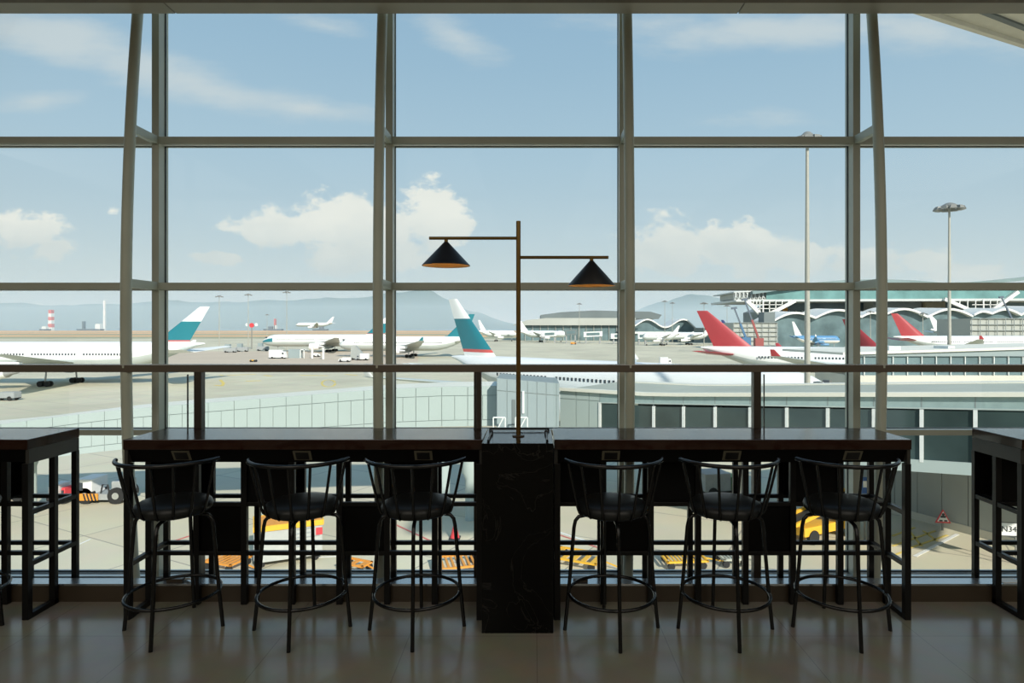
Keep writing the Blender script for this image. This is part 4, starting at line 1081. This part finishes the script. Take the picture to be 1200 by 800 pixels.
# yellow-topped baggage container
dd = 37.2
t = empty('baggage_container', (PX(327, dd), dd - .6, gz(dd)), R(24), 'grey-sided baggage container with yellow top edges seen under the second stool', 'baggage container')
def container(t, L, W, H):
    MB().box((-L * .3, -W / 2, .35), (L * .7, W / 2, H)).build('shell', 'container_grey', t, bevel=.03)
    mb = MB(); a, b = -L * .3 - .03, L * .7 + .03; w = W / 2 + .03
    for y in (-w, w): mb.box((a, y - .05, H - .25), (b, y + .05, H + .05))
    for x in (a, b): mb.box((x - .05, -w, H - .25), (x + .05, w, H + .05))
    mb.build('yellow_edge', 'yellow_paint', t)
    MB().box((a + .1, -w + .12, H), (b - .1, w - .12, H + .04)).build('top_cover', 'orange_paint', t)
    MB().box((a - .02, -w + .1, .5), (a + .02, w - .1, H - .3)).build('end_panel', 'vehicle_grey', t)
    mb = MB()
    for k in range(5): mb.box((L * .30, -w - .012, 1.0 + k * .24), (L * (.52 + .07 * ((k * 7) % 3)), -w + .04, 1.05 + k * .24))
    mb.build('printed_line', 'vehicle_grey', t)
    MB().box((L * .60, -w - .014, 1.55), (L * .60 + .36, -w + .04, 1.95)).build('red_mark', 'red_mark', t)
    for x in (-L * .2, L * .6):
        for y in (-W * .35, W * .35): MB().cyl((x, y - .08, .2), (x, y + .08, .2), .2, n=12).build('wheel', 'tyre', t)
container(t, 3.6, 2.2, 2.35)
# flat dollies
def dolly(px, py, L, W, rot, lab, m='orange_paint', slats=7, h=.5):
    dd = 9990 / (py - CY)
    t = empty('pallet_dolly', (PX(px, dd), dd, gz(dd)), R(rot), lab, 'dolly', 'pallet dollies on the near apron')
    mb = MB(); mb.box((-L / 2, -W / 2, h - .1), (L / 2, -W / 2 + .12, h)); mb.box((-L / 2, W / 2 - .12, h - .1), (L / 2, W / 2, h)); mb.box((-L / 2, -W / 2, h - .1), (-L / 2 + .12, W / 2, h)); mb.box((L / 2 - .12, -W / 2, h - .1), (L / 2, W / 2, h))
    mb.build('deck_frame', m, t)
    for k in range(slats):
        x = -L / 2 + L * (k + .5) / slats
        MB().box((x - L / slats * .22, -W / 2 + .12, h - .08), (x + L / slats * .22, W / 2 - .12, h - .03)).build('slat', m, t)
    for x in (-L * .38, L * .38):
        for y in (-W * .42, W * .42): MB().cyl((x, y - .08, .2), (x, y + .08, .2), .2, n=12).build('wheel', 'tyre', t)
    MB().bar((L / 2, 0, h - .1), (L / 2 + 1.2, 0, .12), .06, .06).build('tow_bar', m, t)
    return t
dolly(267, 664, 2.0, 1.6, -20, 'orange dolly seen between the first and second stools')
dolly(416, 668, 1.8, .9, -25, 'thin orange dolly between the second and third stools', slats=3)
dolly(536, 667, 2.6, 2.0, 15, 'orange slatted dolly between the third stool and the marble block', slats=9)
dolly(677, 660, 2.9, 1.9, -25, 'yellow dolly between the marble block and the fourth stool', 'yellow_paint', 5)
dolly(801, 662, 2.4, 1.6, 5, 'yellow slatted dolly between the fourth and fifth stools', 'yellow_paint', 11)
dolly(856, 660, 1.4, 1.4, 8, 'grey-yellow dolly behind the fifth stool legs', 'roof_grey', 7)
# yellow conveyor loader under the sixth stool
dd = 41
t = empty('belt_loader', (PX(960, dd), dd, gz(dd)), R(28), 'yellow belt loader parked beyond the sixth stool', 'belt loader')
MB().hexa([(-2.6, -1.0, .55), (2.6, -1.0, .55), (2.6, 1.0, .55), (-2.6, 1.0, .55)], [(-2.6, -1.0, 1.1), (2.6, -1.0, 1.1), (2.6, 1.0, 1.1), (-2.6, 1.0, 1.1)]).build('chassis', 'yellow_paint', t, bevel=.05)
MB().hexa([(-3.4, -.5, 1.0), (3.4, -.5, 2.2), (3.4, .5, 2.2), (-3.4, .5, 1.0)], [(-3.4, -.5, 1.15), (3.4, -.5, 2.4), (3.4, .5, 2.4), (-3.4, .5, 1.15)]).build('belt', 'stripe_black', t)
for y in (-.62, .62): MB().bar((-3.4, y, 1.2), (3.4, y, 2.45), .16, .22).build('side_rail', 'yellow_paint', t)
MB().box((.6, -1.0, 1.1), (1.9, -.65, 1.9)).build('control_box', 'yellow_paint', t)
wheels(t, (-1.8, 1.8), -.95, .95, .45)
dd = 40.5
o = MB(); 
t = empty('traffic_cone', (PX(533, dd), dd, gz(dd)), 0, 'red and white traffic cone by the support leg behind the third stool', 'traffic cone')
MB().lathe([(.0001, .06), (.3, .06), (.22, .35), (.0001, .36)], n=16).build('lower_cone', 'red_mark', t); MB().lathe([(.0001, .36), (.22, .36), (.08, .9), (.0001, .92)], n=16).build('upper_cone', 'red_mark', t); MB().box((-.35, -.35, 0), (.35, .35, .06)).build('base_plate', 'stripe_black', t)

# ------------------------------------------------------------------ the roof overhang outside, top right
t = empty('roof_overhang', (0, 0, 0), 0, 'beige slatted roof overhang outside at the upper corner', 'roof overhang')
z = 8.7
pts = [(8.3, 13.85), (12.1, 15.6), (17, 17.85), (17, 9), (8.3, 9)]
MB().plan(pts, z, z + .4).build('soffit', 'soffit', t)
e0, e1 = Vector((8.3, 13.85)), Vector((17, 17.85)); de = (e1 - e0).normalized(); ne = Vector((de.y, -de.x))
for k, off in enumerate((.5, 1.0, 1.55, 2.1, 2.7, 3.3)):
    a = e0 + ne * off; b = e1 + ne * off
    MB().bar((a.x + .3, a.y, z - .02), (b.x - .4, b.y, z - .02), .07 if k % 2 else .12, .06).build('slat_gap', 'sill_dark', t)
MB().bar((e0.x, e0.y - .05, z + .15), (e1.x, e1.y - .05, z + .15), .12, .5).build('edge_trim', 'soffit', t)

# ================================================================== SKY AND LIGHT
def sky():
    w = bpy.data.worlds.new('sky'); SC.world = w; w.use_nodes = True; nt = w.node_tree; nt.nodes.clear(); L = nt.links.new
    N = nt.nodes.new
    def math_(op, a, b=None, clamp=False):
        n = N('ShaderNodeMath'); n.operation = op; n.use_clamp = clamp
        for i, v in enumerate((a, b)):
            if v is None: continue
            if isinstance(v, (int, float)): n.inputs[i].default_value = v
            else: L(v, n.inputs[i])
        return n.outputs[0]
    def smooth(v, a, b):
        n = N('ShaderNodeMapRange'); n.interpolation_type = 'SMOOTHSTEP'; L(v, n.inputs[0]); n.inputs[1].default_value = a; n.inputs[2].default_value = b
        return n.outputs[0]
    tc = N('ShaderNodeTexCoord'); sp = N('ShaderNodeSeparateXYZ'); L(tc.outputs['Generated'], sp.inputs[0])
    y = math_('MAXIMUM', math_('ABSOLUTE', sp.outputs['Y']), .08)
    u = math_('DIVIDE', sp.outputs['X'], y); v = math_('DIVIDE', sp.outputs['Z'], y)   # tangents of bearing and height in the sky
    cb = N('ShaderNodeCombineXYZ'); L(u, cb.inputs[0]); L(v, cb.inputs[1])
    el = sp.outputs['Z']
    ramp = N('ShaderNodeValToRGB'); L(el, ramp.inputs[0]); e = ramp.color_ramp.elements
    stops = ((-.02, s2l(190, 203, 206)), (.0, s2l(190, 204, 208)), (.06, s2l(196, 212, 217)), (.14, s2l(188, 209, 220)), (.25, s2l(174, 202, 220)), (.38, s2l(157, 190, 214)), (.52, s2l(143, 179, 208)), (.8, s2l(110, 155, 200)))
    e[0].position = 0; e[0].color = stops[1][1] + (1,); e[1].position = .9; e[1].color = stops[-1][1] + (1,)
    for p, c in stops[2:-1]:
        k = e.new(p); k.color = c + (1,)
    noise = N('ShaderNodeTexNoise'); noise.inputs['Scale'].default_value = 10; noise.inputs['Detail'].default_value = 10; noise.inputs['Roughness'].default_value = .62
    mp = N('ShaderNodeMapping'); mp.inputs['Scale'].default_value = (1, 1.5, 1); L(cb.outputs[0], mp.inputs['Vector']); L(mp.outputs[0], noise.inputs['Vector'])
    def blob(px, py, a, b, rot=0, gain=1):
        m = N('ShaderNodeMapping'); m.vector_type = 'TEXTURE'
        m.inputs['Location'].default_value = ((px - CX) / F, (CY - py) / F, 0); m.inputs['Rotation'].default_value = (0, 0, R(rot)); m.inputs['Scale'].default_value = (a / F, b / F, 1)
        L(cb.outputs[0], m.inputs['Vector'])
        ln = N('ShaderNodeVectorMath'); ln.operation = 'LENGTH'; L(m.outputs[0], ln.inputs[0])
        f_ = math_('SUBTRACT', 1, ln.outputs['Value'])
        return math_('MULTIPLY', math_('MAXIMUM', f_, -2.6), gain)
    def union(bl):
        o = bl[0]
        for b_ in bl[1:]:
            n = N('ShaderNodeMath'); n.operation = 'SMOOTH_MAX'; L(o, n.inputs[0]); L(b_, n.inputs[1]); n.inputs[2].default_value = .25; o = n.outputs[0]
        return o
    cum = union([blob(395, 258, 62, 40), blob(350, 268, 70, 30), blob(505, 262, 52, 46), blob(450, 268, 70, 42), blob(290, 268, 75, 18, 0, .7), blob(420, 300, 110, 26, 0, .8), blob(262, 303, 34, 8, 0, .7),
                 blob(790, 285, 48, 44), blob(835, 292, 60, 34), blob(885, 292, 62, 38), blob(940, 305, 60, 30), blob(1000, 312, 90, 24, 0, .85), blob(1090, 305, 40, 20), blob(1150, 318, 90, 20, 0, .8), blob(735, 300, 50, 22, 0, .6),
                 blob(42, 268, 50, 28), blob(58, 290, 26, 20), blob(8, 258, 34, 16, 0, .8), blob(131, 247, 9, 5, 0, .35)])
    cir = union([blob(70, 45, 150, 34, -14, .9), blob(200, 88, 190, 32, -16, .9), blob(360, 126, 110, 16, -8, .7), blob(40, 118, 60, 16, 4, .7), blob(535, 42, 60, 24, -30, .6), blob(880, 34, 240, 30, 0, .8), blob(1090, 40, 170, 34, -6, .8), blob(860, 140, 70, 14, 0, .4), blob(380, 30, 60, 12, -14, .5)])
    front = smooth(sp.outputs['Y'], .1, .3)
    dens = smooth(math_('ADD', math_('MULTIPLY', math_('SUBTRACT', noise.outputs['Fac'], .5), 3.2), cum), .05, .40)
    n2 = N('ShaderNodeTexNoise'); n2.inputs['Scale'].default_value = 5; n2.inputs['Detail'].default_value = 8; n2.inputs['Roughness'].default_value = .6
    mp2 = N('ShaderNodeMapping'); mp2.inputs['Scale'].default_value = (1, 3.2, 1); mp2.inputs['Rotation'].default_value = (0, 0, R(14)); L(cb.outputs[0], mp2.inputs['Vector']); L(mp2.outputs[0], n2.inputs['Vector'])
    cd = math_('MULTIPLY', smooth(math_('ADD', math_('MULTIPLY', math_('SUBTRACT', n2.outputs['Fac'], .5), 1.8), cir), -.1, .85), .72)
    # cloud tone: bright tops, softer grey inside and low down
    n3 = N('ShaderNodeTexNoise'); n3.inputs['Scale'].default_value = 13; n3.inputs['Detail'].default_value = 7
    mp3 = N('ShaderNodeMapping'); mp3.inputs['Location'].default_value = (.0, -.012, 0); mp3.inputs['Scale'].default_value = (1, 1.6, 1); L(cb.outputs[0], mp3.inputs['Vector']); L(mp3.outputs[0], n3.inputs['Vector'])
    tone = N('ShaderNodeValToRGB'); L(math_('ADD', math_('MULTIPLY', smooth(v, .07, .22), .55), math_('MULTIPLY', n3.outputs['Fac'], .5)), tone.inputs[0])
    tone.color_ramp.elements[0].position = .22; tone.color_ramp.elements[0].color = s2l(200, 211, 213) + (1,); tone.color_ramp.elements[1].position = .75; tone.color_ramp.elements[1].color = s2l(240, 241, 234) + (1,)
    mx = N('ShaderNodeMix'); mx.data_type = 'RGBA'; L(math_('MULTIPLY', cd, front), mx.inputs[0]); L(ramp.outputs[0], mx.inputs[6]); mx.inputs[7].default_value = s2l(212, 220, 222) + (1,)
    mx2 = N('ShaderNodeMix'); mx2.data_type = 'RGBA'; L(math_('MULTIPLY', math_('MULTIPLY', dens, front), .92), mx2.inputs[0]); L(mx.outputs[2], mx2.inputs[6]); L(tone.outputs[0], mx2.inputs[7])
    bg = N('ShaderNodeBackground'); bg.inputs[1].default_value = 1.0; L(mx2.outputs[2], bg.inputs[0])
    o = N('ShaderNodeOutputWorld'); L(bg.outputs[0], o.inputs[0])
sky()
sd = bpy.data.lights.new('sun', 'SUN'); sd.energy = 5.0; sd.color = (1, .95, .87); sd.angle = R(1.2)
so = bpy.data.objects.new('sun', sd); COL.objects.link(so)
so.rotation_euler = Vector((-.42, .82, -.52)).to_track_quat('-Z', 'Y').to_euler()
for x in (-5.2, -1.8, 1.8, 5.2):
    for y in (.6, -2.2, -4.8):
        l = bpy.data.lights.new('ceiling_lamp', 'AREA'); l.shape = 'SQUARE'; l.size = 2.2; l.energy = 27; l.color = (1, .93, .80)
        o = bpy.data.objects.new('ceiling_lamp', l); COL.objects.link(o); o.location = (x, y, ZC - .02)

def haze():
    m = bpy.data.materials.new('sea_haze'); m.use_nodes = True; nt = m.node_tree; nt.nodes.clear()
    v = nt.nodes.new('ShaderNodeVolumeScatter'); v.inputs['Density'].default_value = 4.6e-4; v.inputs['Color'].default_value = (.48, .64, .72, 1)
    o = nt.nodes.new('ShaderNodeOutputMaterial'); nt.links.new(v.outputs[0], o.inputs['Volume']); MATS['sea_haze'] = m
    h = MB().box((-21000, 660, -30), (21000, 16500, 150)).build('haze', 'sea_haze')
    tag(h, 'thin pale haze lying over the sea and the far hills', 'haze', None, 'stuff')
haze()

vs = SC.view_settings
SC.display_settings.display_device = 'sRGB'
vs.view_transform = 'Standard'; vs.look = 'None'; vs.exposure = 0; vs.gamma = 1; vs.use_curve_mapping = False
cy = SC.cycles
cy.max_bounces = 8; cy.volume_bounces = 3; cy.diffuse_bounces = 3; cy.glossy_bounces = 3; cy.transparent_max_bounces = 24; cy.transmission_bounces = 4
cy.sample_clamp_indirect = 6; cy.caustics_reflective = False; cy.caustics_refractive = False
